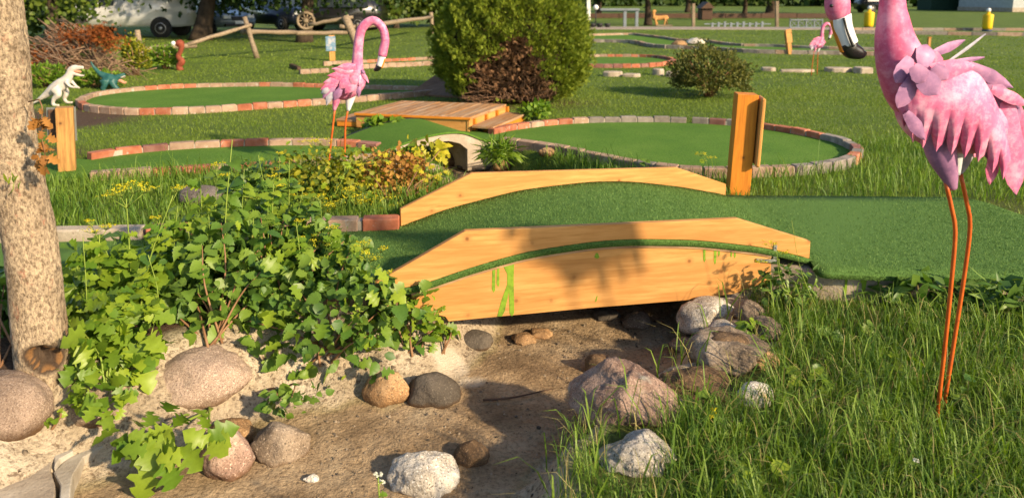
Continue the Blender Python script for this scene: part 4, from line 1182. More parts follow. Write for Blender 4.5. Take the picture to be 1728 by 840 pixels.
rock('large rose granite boulder with lichen by the tall grass', (958, 603, 1160, 740), 'r_rose', None, .95, .7, .85, 31, 'boulder', peak=.42, sink=.2)
rock('brown stone peeking out behind the rose granite boulder', (986, 596, 1034, 640), 'r_brown', None, .6, .6, .8, 26)
rock('pale grey stone packed below the bridge end, left of the weeds', (1236, 508, 1290, 548), 'r_grey', None, .6, .7, .9, 91)
rock('rough grey block on the right bank between two pale stones', (1190, 540, 1246, 574), 'r_white', None, .7, .7, .9, 92)
rock('pale stone leaning on the tan weathered rock', (1262, 536, 1322, 584), 'r_grey', None, .6, .7, .9, 93)
rock('low tan stone in the grass right of the tan weathered rock', (1262, 590, 1316, 628), 'r_tan', None, .6, .7, .9, 94)
rock('flat grey stone between the speckled rock and the rose boulder', (1128, 566, 1180, 596), 'r_grey', None, .6, .6, .9, 95)
rock('broad angular grey ledge joining the bridge end to the brown ledge', (1160, 556, 1300, 640), 'r_grey', None, .95, .7, 1.0, 97)
rock('brown ledge rock right of the rose granite boulder', (1110, 618, 1240, 684), 'r_brown', None, .7, .7, .8, 27)
rock('whitish grey rock nestled in the tall grass', (1238, 642, 1306, 692), 'r_white', None, .5, .5, .8, 28)
rock('grey orange fractured rock half hidden by the tall grass', (1006, 726, 1138, 812), 'r_white', None, .8, .6, .8, 29)
rock('white topped rock at the bottom edge of the creek bed', (654, 764, 777, 846), 'r_white', None, .65, .6, .8, 30, tilt=.05)
rock('small brown rock behind the white topped rock', (763, 742, 827, 793), 'r_brown', None, .6, .6, .8, 41, peak=.2)
rock('flat white stone chip lying in the creek bed', (511, 799, 539, 815), 'r_white', None, .9, .4, .6, 42, 'stone')
rock('blue grey rock lying on the lawn behind the kerb', (302, 311, 378, 352), 'r_slate', None, .55, .6, .7, 43)
rock('pale rock in the upper creek below the little arch', (652, 273, 686, 300), 'r_white', None, .5, .7, .8, 44)
rock('small pink stone in the upper creek among yellow leaves', (716, 276, 742, 296), 'r_rose', None, .5, .7, .8, 45)
rock('rusty brown rock in front of the little arch opening', (742, 258, 776, 284), 'r_brown', None, .5, .7, .8, 46)
rock('long grey ledge rock right of the upper creek', (770, 268, 836, 294), 'r_dark', None, .7, .7, .8, 47)
rock('rounded tan rock in grass right of the upper creek', (832, 268, 862, 292), 'r_tan', None, .5, .6, .8, 48)
rock('tan rock in the grass below the teardrop green', (908, 248, 938, 267), 'r_tan', None, .5, .6, .8, 49)
rock('dark stone behind the tan rock below the teardrop green', (902, 240, 928, 252), 'r_dark', None, .5, .6, .8, 50)
rock('small pale stone at the edge of the upper creek near the back rail', (728, 296, 760, 314), 'r_grey', None, .5, .6, .8, 51)
rock('large pale far boulder in the winding stone lane', (1158, 64, 1190, 79), 'r_white', 0, .5, .6, .8, 52)
rock('smaller pale far boulder in the winding stone lane', (1132, 68, 1160, 80), 'r_tan', 0, .5, .6, .8, 53)
for i, (x, y, w_) in enumerate(((905, 718, 8), (868, 700, 6), (560, 730, 7), (640, 735, 5), (835, 735, 6), (950, 600, 8), (720, 740, 5), (560, 800, 6), (600, 700, 6))):
    rock('tiny pebble ' + ('right of the thin dark twig', 'below the thin dark twig', 'right of the grey brown speckled rock', 'below the orange tan rock', 'right of the small brown rock', 'on the pale ground below the bridge', 'above the white topped rock', 'right of the white stone chip', 'left of the orange tan rock')[i], (x, y, x + w_, y + w_ * .7), 'r_grey' if i % 2 else 'r_dark', None, .6, .6, .8, 60 + i, 'pebble', 'pebbles on the creek bed', name='pebble')

# broken concrete slabs at the lower left
def slab(label, pxs, z, matn, th=.12):
    pts = [G(x, y, z) for x, y in pxs]
    fine = []
    for a, b in zip(pts, pts[1:] + pts[:1]):
        n_ = max(1, int((b - a).length / .07))
        for i in range(n_):
            p = a.lerp(b, i / n_)
            fine.append((p.x + rnd.uniform(-.004, .004), p.y + rnd.uniform(-.004, .004)))
    c = (sum(p[0] for p in fine) / len(fine), sum(p[1] for p in fine) / len(fine))
    o = slab_poly('concrete_slab', [(p[0] - c[0], p[1] - c[1]) for p in fine], z - th, z, M_[matn], None, Matrix.Translation((c[0], c[1], 0)), .004)
    return tag(o, label, 'slab', 'cracked concrete slabs at the creek edge')
slab('grey concrete slab at the lower left, left of the crack', [(-80, 775), (0, 758), (82, 744), (88, 766), (83, 792), (95, 816), (91, 900), (-80, 900)], -.335, 'concrete')
slab('small white concrete chip wedged in the crack of the slab', [(90, 747), (117, 750), (124, 760), (101, 774), (93, 786), (91, 766)], -.325, 'pale_concrete')
slab('pale curved concrete slab right of the crack by the creek', [(122, 748), (150, 738), (222, 709), (236, 722), (182, 748), (140, 770), (122, 800), (116, 840), (112, 900), (99, 900), (102, 818), (91, 796), (106, 779), (130, 760)], -.345, 'pale_concrete')
tw = [T(815, 678) + Vector((0, 0, .012)), T(860, 676) + Vector((0, 0, .016)), T(900, 669) + Vector((0, 0, .02)), T(932, 660) + Vector((0, 0, .015))]
o = tube('fallen_twig', catmull([tuple(p) for p in tw], 4), [.006 - .0003 * i for i in range(13)], M_['brownply'], None, 6)
tag(o, 'thin dark curved twig lying on the creek bed', 'twig')

# ================================================================ foliage helpers
def leaf_template(st, fold=.18, droop=.12):
    """st = (t along midrib, half width) stations; leaf along +y, face up +z"""
    v, f = [], []
    for t, w_ in st:
        z = -droop * t * t
        v += [(0, t, z), (-w_, t - .25 * w_ * (1 - t), z + fold * w_), (w_, t - .25 * w_ * (1 - t), z + fold * w_)]
    for i in range(len(st) - 1):
        a = 3 * i; b = a + 3
        f += [(a, b, b + 1, a + 1), (a, a + 2, b + 2, b)]
    return v, f
ROUND = [(0, .02), (.08, .17), (.14, .31), (.19, .27), (.26, .41), (.31, .36), (.39, .44), (.45, .37), (.53, .41), (.58, .32), (.67, .33), (.72, .23), (.80, .22), (.86, .12), (1.0, .01)]
LOBED = [(0, .02), (.10, .10), (.16, .34), (.24, .40), (.29, .24), (.38, .20), (.44, .40), (.55, .47), (.60, .30), (.68, .24), (.75, .33), (.85, .26), (.92, .12), (1.0, .01)]
LANCE = [(0, .02), (.2, .10), (.45, .15), (.7, .11), (1, .01)]
_leafme = {}
def leaf_me(shape, matn, var):
    k = (shape, matn, var)
    if k not in _leafme:
        r_ = random.Random(var)
        st = [(t, w_ * r_.uniform(.86, 1.1)) for t, w_ in globals()[shape]]
        v, f = leaf_template(st, r_.uniform(.05, .5), r_.uniform(0, .45))
        v = [(x + .04 * math.sin(y * 5 + var), y, z + r_.uniform(-.015, .015)) for x, y, z in v]
        _leafme[k] = mesh('leaf', v, f, M_[matn], True)
    return _leafme[k]
def basis(D, N_):
    D = D.normalized(); X_ = D.cross(N_).normalized(); Nn = X_.cross(D)
    return Matrix(((X_.x, D.x, Nn.x, 0), (X_.y, D.y, Nn.y, 0), (X_.z, D.z, Nn.z, 0), (0, 0, 0, 1)))
def one_leaf(parent, p, D, N_, size, shape, matn):
    M = Matrix.Translation(p) @ basis(D, N_) @ Matrix.Scale(size, 4)
    return obj('leaf', leaf_me(shape, matn, rnd.randrange(9)), parent, M)
def norm(a): return a / (np.linalg.norm(a, axis=-1, keepdims=True) + 1e-9)
def instanced(P_, D, N_, S_, tv, tf_, tint=None, W=None):
    """copies of a small template laid out in numpy -> verts, tris, tint"""
    D = norm(D); X_ = norm(np.cross(D, N_)); N2 = np.cross(X_, D)
    tv = np.array(tv, float)
    S1 = S_[:, None, None]
    wx = S1 if W is None else (S_ * W)[:, None, None]
    V3 = P_[:, None] + wx * tv[None, :, 0:1] * X_[:, None] + S1 * tv[None, :, 1:2] * D[:, None] + S1 * tv[None, :, 2:3] * N2[:, None]
    k = len(tv)
    Fa = (np.arange(len(P_))[:, None, None] * k + np.array(tf_)[None]).reshape(-1, len(tf_[0]))
    tt = np.repeat(rng.uniform(0, 1, len(P_)) if tint is None else tint, k)
    return V3.reshape(-1, 3), Fa, tt
LEAF4 = ([(0, 0, 0), (.28, .45, .06), (0, 1, -.06), (-.28, .45, .06)], [(0, 1, 2), (0, 2, 3)])
LEAF6 = ([(0, 0, 0), (.30, .25, .08), (.34, .6, .05), (0, 1, -.08), (-.34, .6, .05), (-.30, .25, .08), (0, .5, -.01)], [(0, 1, 6), (1, 2, 6), (2, 3, 6), (3, 4, 6), (4, 5, 6), (5, 0, 6)])
def _spray():
    v, f = [], []
    for a, l in ((-.85, .6), (-.4, .85), (0, 1.0), (.4, .85), (.85, .6)):
        b = len(v); c_, s_ = math.cos(a), math.sin(a); w_ = .065
        y0 = .12
        v += [(s_ * .05, y0 * .5, 0), (s_ * l * .55 + c_ * w_, y0 + c_ * l * .55 - s_ * w_, .05), (s_ * l, y0 + c_ * l, -.05), (s_ * l * .55 - c_ * w_, y0 + c_ * l * .55 + s_ * w_, .05)]
        f += [(b, b + 1, b + 2), (b, b + 2, b + 3)]
    return v, f
SPRAY = _spray()
def rdir(n): return norm(rng.normal(0, 1, (n, 3)))
SUNV = np.array(tuple(sun_dir))

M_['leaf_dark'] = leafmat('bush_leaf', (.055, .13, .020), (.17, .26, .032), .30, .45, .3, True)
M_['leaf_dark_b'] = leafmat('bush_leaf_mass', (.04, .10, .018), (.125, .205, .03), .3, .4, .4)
M_['leaf_bright'] = leafmat('bright_leaf', (.085, .175, .015), (.27, .36, .03), .38, .42, .35, True)
M_['leaf_bright_b'] = leafmat('bright_leaf_mass', (.09, .18, .016), (.20, .30, .03), .38, .42, .35)
M_['leaf_yellow_b'] = leafmat('yellowing_leaf_mass', (.085, .14, .018), (.33, .31, .02), .35, .5, .3)
M_['leaf_yellow'] = leafmat('yellow_leaf', (.34, .33, .02), (.52, .45, .03), .35, .5, .3, True)
M_['leaf_rust_b'] = leafmat('rusty_leaf_mass', (.30, .13, .03), (.42, .25, .06), .25, .6, .2)
M_['yellowflower'] = leafmat('yellow_umbel_flower', (.36, .34, .012), (.56, .48, .018), .2, .6, .2)
M_['stem_green'] = mat('green_stem', [(.14, .22, .03), (.24, .30, .05)], 12, .6, .1)
M_['stem_brown'] = mat('reddish_brown_stem', [(.16, .075, .035), (.28, .16, .08)], 12, .7, .2)
M_['cedar'] = leafmat('cedar_spray', (.10, .155, .014), (.24, .29, .028), .22, .6, .2)
M_['cedar_dead'] = leafmat('dead_cedar_twig', (.13, .065, .032), (.26, .15, .08), .05, .8, .1)
M_['darkcore'] = mat('dark_filler_core', [(.022, .016, .010), (.05, .034, .02)], 9, .95, .8, 30, .03, .1)  # dark filler added inside the cedar
M_['grass'] = leafmat('grass_blade', (.074, .158, .018), (.20, .295, .038), .33, .5, .3)
M_['grass_mid'] = leafmat('lawn_blade', (.108, .185, .018), (.21, .275, .034), .33, .5, .25)
M_['tree_leaf'] = leafmat('maple_leaf', (.020, .048, .010), (.055, .095, .016), .28, .5, .3)
M_['tree_leaf_light'] = leafmat('light_tree_leaf', (.05, .09, .012), (.13, .17, .022), .32, .5, .3)
M_['tree_far'] = leafmat('far_tree_leaf', (.022, .05, .010), (.065, .10, .018), .25, .6, .2)
M_['bark_dark'] = mat('dark_bark', [(.035, .026, .018), (.075, .055, .038)], 8, .9, .9, 20, .03, .1, stretch=(1, 1, .3))

# ================================================================ leaning tree at the left
def trunk_main():
    YT = 3.16
    prof = [(-320, -30, 36), (-200, -22, 37), (-100, -14, 38), (0, -7, 39), (60, 1, 39), (120, 6, 39), (200, 12, 39), (300, 28, 40), (400, 50, 40), (500, 61, 40), (580, 70, 41), (640, 77, 45), (690, 85, 54), (740, 90, 84), (790, 92, 120)]
    pr = catmull([(a, b, c) for a, b, c in prof], 9)
    seg = 72
    Vv, wound = [], []
    for i, (py, px, hw_) in enumerate(pr):
        c = V(px, py, YT); k = mpp(c)
        for j in range(seg):
            an = 2 * math.pi * j / seg
            d = Vector((math.cos(an), math.sin(an), 0))
            r_ = hw_ * k
            p = c + d * r_
            n_ = noise.fractal(Vector((p.x * 9, p.y * 9, p.z * 4)), 1, 2, 4)
            rr_ = r_ * (1 + .035 * n_) + .0035 * noise.fractal(p * 45, 1, 2, 3)
            wd = 0.0
            if d.y < .2:
                rl = p - CAM; zz_ = rl.dot(_fw); fx = CX + F * rl.x / zz_; fy = CY - F * rl.dot(_up) / zz_
                for (kx, ky, kr, kh) in ((24, 128, 9, .014), (34, 228, 11, .016), (86, 567, 10, .016), (92, 455, 12, .010), (14, 20, 10, .012)):
                    q_ = math.hypot(fx - kx, fy - ky) / kr
                    if q_ < 1.6: rr_ += kh * math.exp(-q_ * q_ * 1.5) - .006 * math.exp(-q_ * q_ * 12); wd = max(wd, .45 * math.exp(-q_ * q_ * 2))
                # the hollow with its smooth lip
                hx, hy = (fx - 74) / 28.0, (fy - (606 - 5 * abs((fx - 74) / 28) ** 2)) / 20.0
                q_ = math.hypot(hx, hy)
                if q_ < 1.0:
                    rr_ -= .085 * (1 - q_ ** 2) ** .5; wd = max(wd, .95 if q_ > .92 else .72)
                elif q_ < 1.7:
                    rr_ += .010 * math.sin((q_ - 1) / .7 * math.pi); wd = max(wd, 1 - (q_ - 1) / .55)
                q2 = math.hypot((fx - 98) / 14, (fy - 640) / 40)
                if q2 < 1: wd = max(wd, .8 * (1 - q2))
            Vv.append(c + d * rr_); wound.append(max(0, wd))
    n_ = len(pr)
    F_ = [(i * seg + k, i * seg + (k + 1) % seg, (i + 1) * seg + (k + 1) % seg, (i + 1) * seg + k) for i in range(n_ - 1) for k in range(seg)]
    F_ = [f[::-1] for f in F_]
    m, t, N, L, P = _new('pale_bark')
    mp = _coords(N, L, (1, 1, .6), rand=False)
    n1 = _noise(N, L, mp.outputs[0], 5, 9, .7)
    n2_ = _noise(N, L, mp.outputs[0], 75, 6, .75)
    n3 = _noise(N, L, mp.outputs[0], 22, 5, .7)
    col = _ramp(N, L, n1.outputs['Fac'], [(.3, (.13, .10, .07)), (.40, (.30, .225, .15)), (.52, (.46, .36, .25)), (.70, (.54, .42, .29))]).outputs[0]
    r1 = _ramp(N, L, n2_.outputs['Fac'], [(.40, (.34, .30, .26)), (.52, (1, 1, 1)), (.64, (1.45, 1.42, 1.3))]).outputs[0]
    col = _mix(N, L, .85, col, r1, 'MULTIPLY')
    r3 = _ramp(N, L, n3.outputs['Fac'], [(.60, (0, 0, 0)), (.70, (.7, .7, .7))]).outputs[0]
    col = _mix(N, L, r3, col, (.36, .13, .08))
    r4 = _ramp(N, L, n3.outputs['Fac'], [(.30, (.8, .8, .8)), (.40, (0, 0, 0))]).outputs[0]
    col = _mix(N, L, r4, col, (.10, .085, .07))
    at = N.new('ShaderNodeAttribute'); at.attribute_name = 'tint'
    bare = _ramp(N, L, at.outputs['Fac'], [(.70, (.07, .05, .038)), (.80, (.10, .068, .045)), (.9, (.27, .15, .065))]).outputs[0]
    bare2 = _ramp(N, L, n1.outputs['Fac'], [(.4, (.7, .6, .5)), (.6, (1.2, 1.1, 1))]).outputs[0]
    bare = _mix(N, L, .6, bare, bare2, 'MULTIPLY')
    mr = _ramp(N, L, at.outputs['Fac'], [(.2, (0, 0, 0)), (.75, (1, 1, 1))]).outputs[0]
    col = _mix(N, L, mr, col, bare)
    L.new(col, P.inputs['Base Color']); P.inputs['Roughness'].default_value = .9; P.inputs['Specular IOR Level'].default_value = .15
    ad = N.new('ShaderNodeMath'); ad.operation = 'ADD'; L.new(n2_.outputs['Fac'], ad.inputs[0]); L.new(n3.outputs['Fac'], ad.inputs[1])
    _bump(N, L, ad.outputs[0], 1.0, .02, P)
    base = T(90, 712)
    t_ = thing('leaning_tree', 'pale speckled leaning tree trunk with a heart shaped hollow at the left', 'tree', tuple(base))
    me = bulk('trunk', np.array([tuple(p) for p in Vv]), np.array(F_), m, np.array(wound), True)
    obj('trunk', me, t_)
    top_ = V(-8, -320, YT)
    lim = []
    pts_ = []
    for a in range(6):
        an = a * 1.05 + .3
        e = top_ + Vector((math.cos(an) * .9 - .5, math.sin(an) * .9 - .4, .9 + .25 * (a % 3)))
        mid = top_.lerp(e, .5) + Vector((0, 0, -.1))
        lim.append(([top_ - Vector((0, 0, .1)), mid, e], [.07, .045, .015])); pts_ += [mid, e, e + Vector((-.3, 0, .3))]
    tubes('limb', lim, m, t_, 8)
    # crown, all above the picture
    n_ = 2600
    cp = np.array([tuple(p) for p in pts_])[rng.integers(0, len(pts_), n_)] + rng.normal(0, .32, (n_, 3))
    cp = cp[cp[:, 2] > 2.35]
    n_ = len(cp)
    v, f, tt = instanced(cp, rdir(n_) - np.array([0, 0, .4]), rdir(n_) + np.array([0, 0, 1.0]), rng.uniform(.06, .1, n_), *LEAF4)
    obj('crown', bulk('crown', v, f, M_['tree_leaf_light'], tt), t_)
    # dead twig with brown leaves hanging at its right side, small green sprout
    hang = thing('withered_sprig', 'curled brown withered leaves hanging beside the leaning trunk', 'dead leaves', tuple(V(72, 190, 3.05)))
    tubes('stalk', [([V(48, 172, 3.10), V(66, 168, 3.05), V(71, 180, 3.0), V(70, 230, 3.0), V(76, 262, 3.0)], [.003, .003, .0025, .002, .002])], M_['stem_brown'], hang, 5)
    M_['withered'] = leafmat('withered_leaf', (.20, .085, .02), (.36, .17, .04), .2, .7, .2, True)
    for i in range(30):
        yy = rnd.choice([184, 200, 206, 214, 222, 238, 246, 254, 262, 268, 274, 280])
        p = V(72 + rnd.gauss(0, 5), yy + rnd.gauss(0, 4), 3.0 + rnd.gauss(0, .012))
        one_leaf(hang, p, Vector((rnd.gauss(0, .8), rnd.gauss(0, .5), -.8)), Vector((rnd.gauss(0, 1), -1, rnd.gauss(0, .8))), rnd.uniform(.025, .055), 'LOBED', 'withered')
    sprout = thing('leaf_sprout', 'tiny green sprout growing from the bark of the leaning trunk', 'sprout', tuple(V(24, 320, 3.0)))
    for i in range(6):
        one_leaf(sprout, V(22 + rnd.gauss(0, 4), 312 + rnd.gauss(0, 5), 3.0), Vector((rnd.gauss(0, .6), -.4, 1)), Vector((rnd.gauss(0, .4), -1, .3)), rnd.uniform(.03, .05), 'LANCE', 'leaf_bright')
    tube('stem', [V(14, 330, 3.03), V(22, 320, 3.0), V(24, 306, 3.0)], [.002, .002, .001], M_['stem_green'], sprout, 5)
trunk_main()

# ================================================================ bushes near the camera
def bush(name, label, cpx, Yc, rpx, n_obj, n_bulk, shape, matn, size, dyr=.3, cat='bush', stems=7, base_px=None, group=None, stem_mat='stem_brown', up=.55, bulk_mat=None, low=-.75, cone=None, tpl=None):
    c = V(cpx[0], cpx[1], Yc); k = mpp(c)
    rx, rz = rpx[0] * k, rpx[1] * k; ry = dyr
    b = T(*base_px) if base_px else Vector((c.x, c.y, tz(c.x, c.y)))
    t = thing(name, label, cat, tuple(b), group)
    sd = rnd.uniform(0, 100)
    def spot(inner=False):
        while True:
            d = Vector((rnd.gauss(0, 1), rnd.gauss(0, 1), rnd.gauss(0, 1))).normalized()
            if d.z < low: continue
            if not inner and d.y > .35 and d.z < .6: continue
            break
        lump = 1 + .42 * noise.noise(Vector((d.x * 2.2 + sd, d.y * 2.2, d.z * 2.2)))
        r_ = (rnd.uniform(.45, .88) if inner else rnd.uniform(.72, 1.12)) * lump
        p = Vector((c.x + d.x * rx * r_, c.y + d.y * ry * r_, c.z + d.z * rz * r_))
        g_ = tz(p.x, p.y) + .02
        if p.z < g_: p.z = g_ + rnd.uniform(0, .03)
        return p, d
    many = []
    for i in range(stems):
        p, d = spot()
        if d.z < .0: p.z += .3 * rz
        mid = b.lerp(p, .55) + Vector((rnd.gauss(0, .03), rnd.gauss(0, .03), .02))
        o_ = b + Vector((rnd.gauss(0, .04), rnd.gauss(0, .04), -.02))
        tube('stem', catmull([tuple(o_), tuple(mid), tuple(p)], 4), [.007 - .0006 * q_ for q_ in range(9)], M_[stem_mat], t, 6)
        for q_ in range(4):
            f_ = .55 + .14 * q_
            pp_ = mid.lerp(p, f_)
            one_leaf(t, pp_, Vector((d.x + rnd.gauss(0, .8), d.y + rnd.gauss(0, .8), rnd.gauss(0, .4))), Vector((rnd.gauss(0, .3), -.5 + rnd.gauss(0, .3), .8)) + sun_dir * .3, size * rnd.uniform(.7, 1.1), shape, matn)
    for i in range(n_obj):
        p, d = spot()
        N_ = (d * up + Vector((0, 0, .55)) + sun_dir * .45 + Vector((rnd.gauss(0, .42), rnd.gauss(0, .42), rnd.gauss(0, .42))))
        Dd = Vector((d.x * .5 + rnd.gauss(0, .7), d.y * .5 + rnd.gauss(0, .5), rnd.gauss(-.35, .5)))
        sh_, mt_ = ('LOBED', 'leaf_bright') if (shape == 'ROUND' and size > .07 and rnd.random() < .28) else (shape, matn)
        one_leaf(t, p, Dd, N_, size * rnd.choice([.4, .55, .7, .85, .95, 1.05, 1.2]) * rnd.uniform(.85, 1.15), sh_, mt_)
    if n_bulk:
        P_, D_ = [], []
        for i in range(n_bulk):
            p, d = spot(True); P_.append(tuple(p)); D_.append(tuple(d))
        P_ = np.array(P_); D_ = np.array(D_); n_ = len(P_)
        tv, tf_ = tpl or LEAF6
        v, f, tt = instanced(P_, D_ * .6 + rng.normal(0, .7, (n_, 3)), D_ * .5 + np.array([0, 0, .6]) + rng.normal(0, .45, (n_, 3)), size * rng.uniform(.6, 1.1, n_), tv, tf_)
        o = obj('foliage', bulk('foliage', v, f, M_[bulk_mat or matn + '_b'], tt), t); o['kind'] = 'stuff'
    return t
bush('leafy_bush', 'broad dark green leafy bush right above the pinkish boulder', (355, 500), 3.85, (150, 112), 260, 420, 'ROUND', 'leaf_dark', .088, .30, base_px=(360, 570), low=-.42, stems=14)
bush('leafy_bush', 'dense green leafy bush spilling toward the left end of the bridge', (570, 530), 3.78, (132, 98), 250, 380, 'ROUND', 'leaf_dark', .078, .32, base_px=(560, 600), stems=14)
bush('leafy_bush', 'taller green bush standing behind, against the red brick kerb', (455, 420), 4.2, (148, 76), 200, 440, 'ROUND', 'leaf_dark', .075, .28, base_px=(460, 520), stems=16, low=-.6)
bush('lovage_plant', 'bright yellow green lobed plant beside the leaning trunk', (195, 590), 3.30, (72, 100), 100, 160, 'LOBED', 'leaf_bright', .095, .18, 'plant', 6, (180, 690), stem_mat='stem_green')
bush('lovage_plant', 'bright lobed plant rising behind the trunk toward the grey kerb', (190, 475), 3.75, (92, 75), 70, 160, 'LOBED', 'leaf_bright', .10, .22, 'plant', 6, (200, 540), stem_mat='stem_green')
bush('currant_bush', 'small bright green lobed bush at the left foot of the bridge', (700, 545), 3.88, (58, 52), 90, 90, 'LOBED', 'leaf_bright', .058, .16, 'bush', 6, (690, 590))
bush('leafy_bush', 'green foliage at the left picture edge behind the trunk', (-8, 545), 3.5, (48, 95), 50, 120, 'LOBED', 'leaf_dark', .09, .2, base_px=(0, 620), stems=4)
bush('leafy_plant', 'big bright lobed leaves sprawling over the creek edge', (290, 735), 2.86, (78, 36), 22, 0, 'LOBED', 'leaf_bright', .115, .14, 'plant', 3, (330, 690), stem_mat='stem_green')
bush('leafy_plant', 'low bright lobed leaves at the foot of the mottled grey rock', (165, 672), 3.0, (48, 26), 20, 20, 'LOBED', 'leaf_bright', .065, .10, 'plant', 3, (170, 690), stem_mat='stem_green')
bush('leafy_branch', 'drooping leafy branch over the pale bank above the orange tan rock', (495, 672), 3.26, (46, 26), 24, 10, 'ROUND', 'leaf_dark', .056, .09, 'branch', 3, (470, 650))
bush('leafy_sprig', 'tiny leafy sprig beside the small dark rock near the bridge', (752, 572), 3.95, (22, 17), 12, 0, 'ROUND', 'leaf_bright', .045, .05, 'sprig', 2, (745, 590))
bush('leafy_sprig', 'small seedling between the rounded boulder and the slab', (90, 705), 2.95, (14, 14), 5, 0, 'ROUND', 'leaf_bright', .04, .03, 'sprig', 1, (90, 720))
bush('yellowing_bush', 'yellowing green weed bush behind the brick kerb left of the bridge', (550, 312), 5.9, (120, 66), 60, 1500, 'LOBED', 'leaf_bright', .055, .5, 'bush', 8, (560, 350), bulk_mat='leaf_yellow_b', stem_mat='stem_green')
bush('yellowing_bush', 'rust and yellow leaved bush at the upper creek beside the back rail', (664, 306), 6.15, (74, 64), 60, 1300, 'LOBED', 'leaf_yellow', .055, .4, 'bush', 7, (668, 350), bulk_mat='leaf_rust_b')
bush('yellowing_bush', 'low green weeds around the feet of the lowered flamingo', (455, 318), 6.0, (95, 48), 50, 1100, 'LOBED', 'leaf_bright', .055, .5, 'bush', 6, (470, 345), bulk_mat='leaf_dark_b', stem_mat='stem_green')
bush('vine_sprig', 'large yellow vine leaves in front of the little concrete arch', (722, 258), 7.2, (34, 22), 22, 20, 'LOBED', 'leaf_yellow', .11, .12, 'vine', 3, (715, 290), bulk_mat='leaf_yellow_b')
bush('dark_weed', 'dark leafy weed in shade under the big flamingo turf edge', (1560, 495), 4.05, (70, 32), 40, 60, 'LANCE', 'leaf_dark', .12, .14, 'weed', 4, (1560, 520), stem_mat='stem_green')
bush('dark_weed', 'sprawling weed below the steel bracket at the right bridge end', (1330, 485), 4.05, (55, 42), 60, 120, 'LANCE', 'leaf_dark', .055, .16, 'weed', 8, (1330, 520), stem_mat='stem_green')
bush('dark_weed', 'green weed clump at the right picture edge below the turf', (1690, 500), 3.9, (60, 32), 40, 70, 'LANCE', 'leaf_dark', .10, .14, 'weed', 4, (1690, 520), stem_mat='stem_green')
bush('green_clump', 'bright tuft of weeds between the platform step and the cedar', (905, 186), 9.6, (30, 13), 0, 240, 'LANCE', 'leaf_bright', .09, .3, 'weed', 3, (905, 196), stem_mat='stem_green')
bush('green_clump', 'low weeds in front of the wooden platform', (650, 212), 8.6, (42, 11), 0, 260, 'LANCE', 'leaf_bright', .10, .2, 'weed', 3, (650, 222), stem_mat='stem_green')
bush('green_clump', 'grassy weeds right of the little concrete arch', (842, 256), 7.35, (34, 16), 0, 260, 'LANCE', 'leaf_bright', .17, .25, 'weed', 3, (842, 268), stem_mat='stem_green', tpl=([(0, 0, 0), (.05, .4, .02), (0, 1, -.15), (-.05, .4, .02)], [(0, 1, 2), (0, 2, 3)]))
bush('green_clump', 'weeds at the left foot of the little concrete arch', (690, 268), 7.1, (34, 16), 8, 220, 'LANCE', 'leaf_bright', .10, .2, 'weed', 3, (690, 280), stem_mat='stem_green')
for i, (x, y, Yd, w_, lab) in enumerate(((1365, 640, 3.0, 26, 'pale broad weed leaves in the tall grass below the bridge'), (1620, 660, 2.9, 22, 'small weed leaf beside the feet of the big flamingo'), (1290, 800, 2.35, 36, 'broad green weed at the lower edge of the tall grass'), (1440, 560, 3.3, 36, 'round leaved weed in the tall grass under the footing'), (1270, 560, 3.7, 18, 'weed leaves on the right bank beside the tan rock'), (1660, 820, 2.3, 26, 'dark weed leaves low at the lower right corner'), (1500, 600, 3.1, 26, 'leafy weed in the grass midway between rock and flamingo legs'), (1210, 700, 2.75, 22, 'weed leaves by the rose granite boulder'))):
    g_ = T(x, y + 20)
    bush('broadleaf_weed', lab, (x, y), g_.y, (w_, 20), 9, 0, 'ROUND', 'leaf_bright' if i % 2 == 0 else 'leaf_dark', .055 + .0006 * w_, .1, 'weed', 2, (x, y + 20), 'broadleaf weeds in the tall grass', 'stem_green')

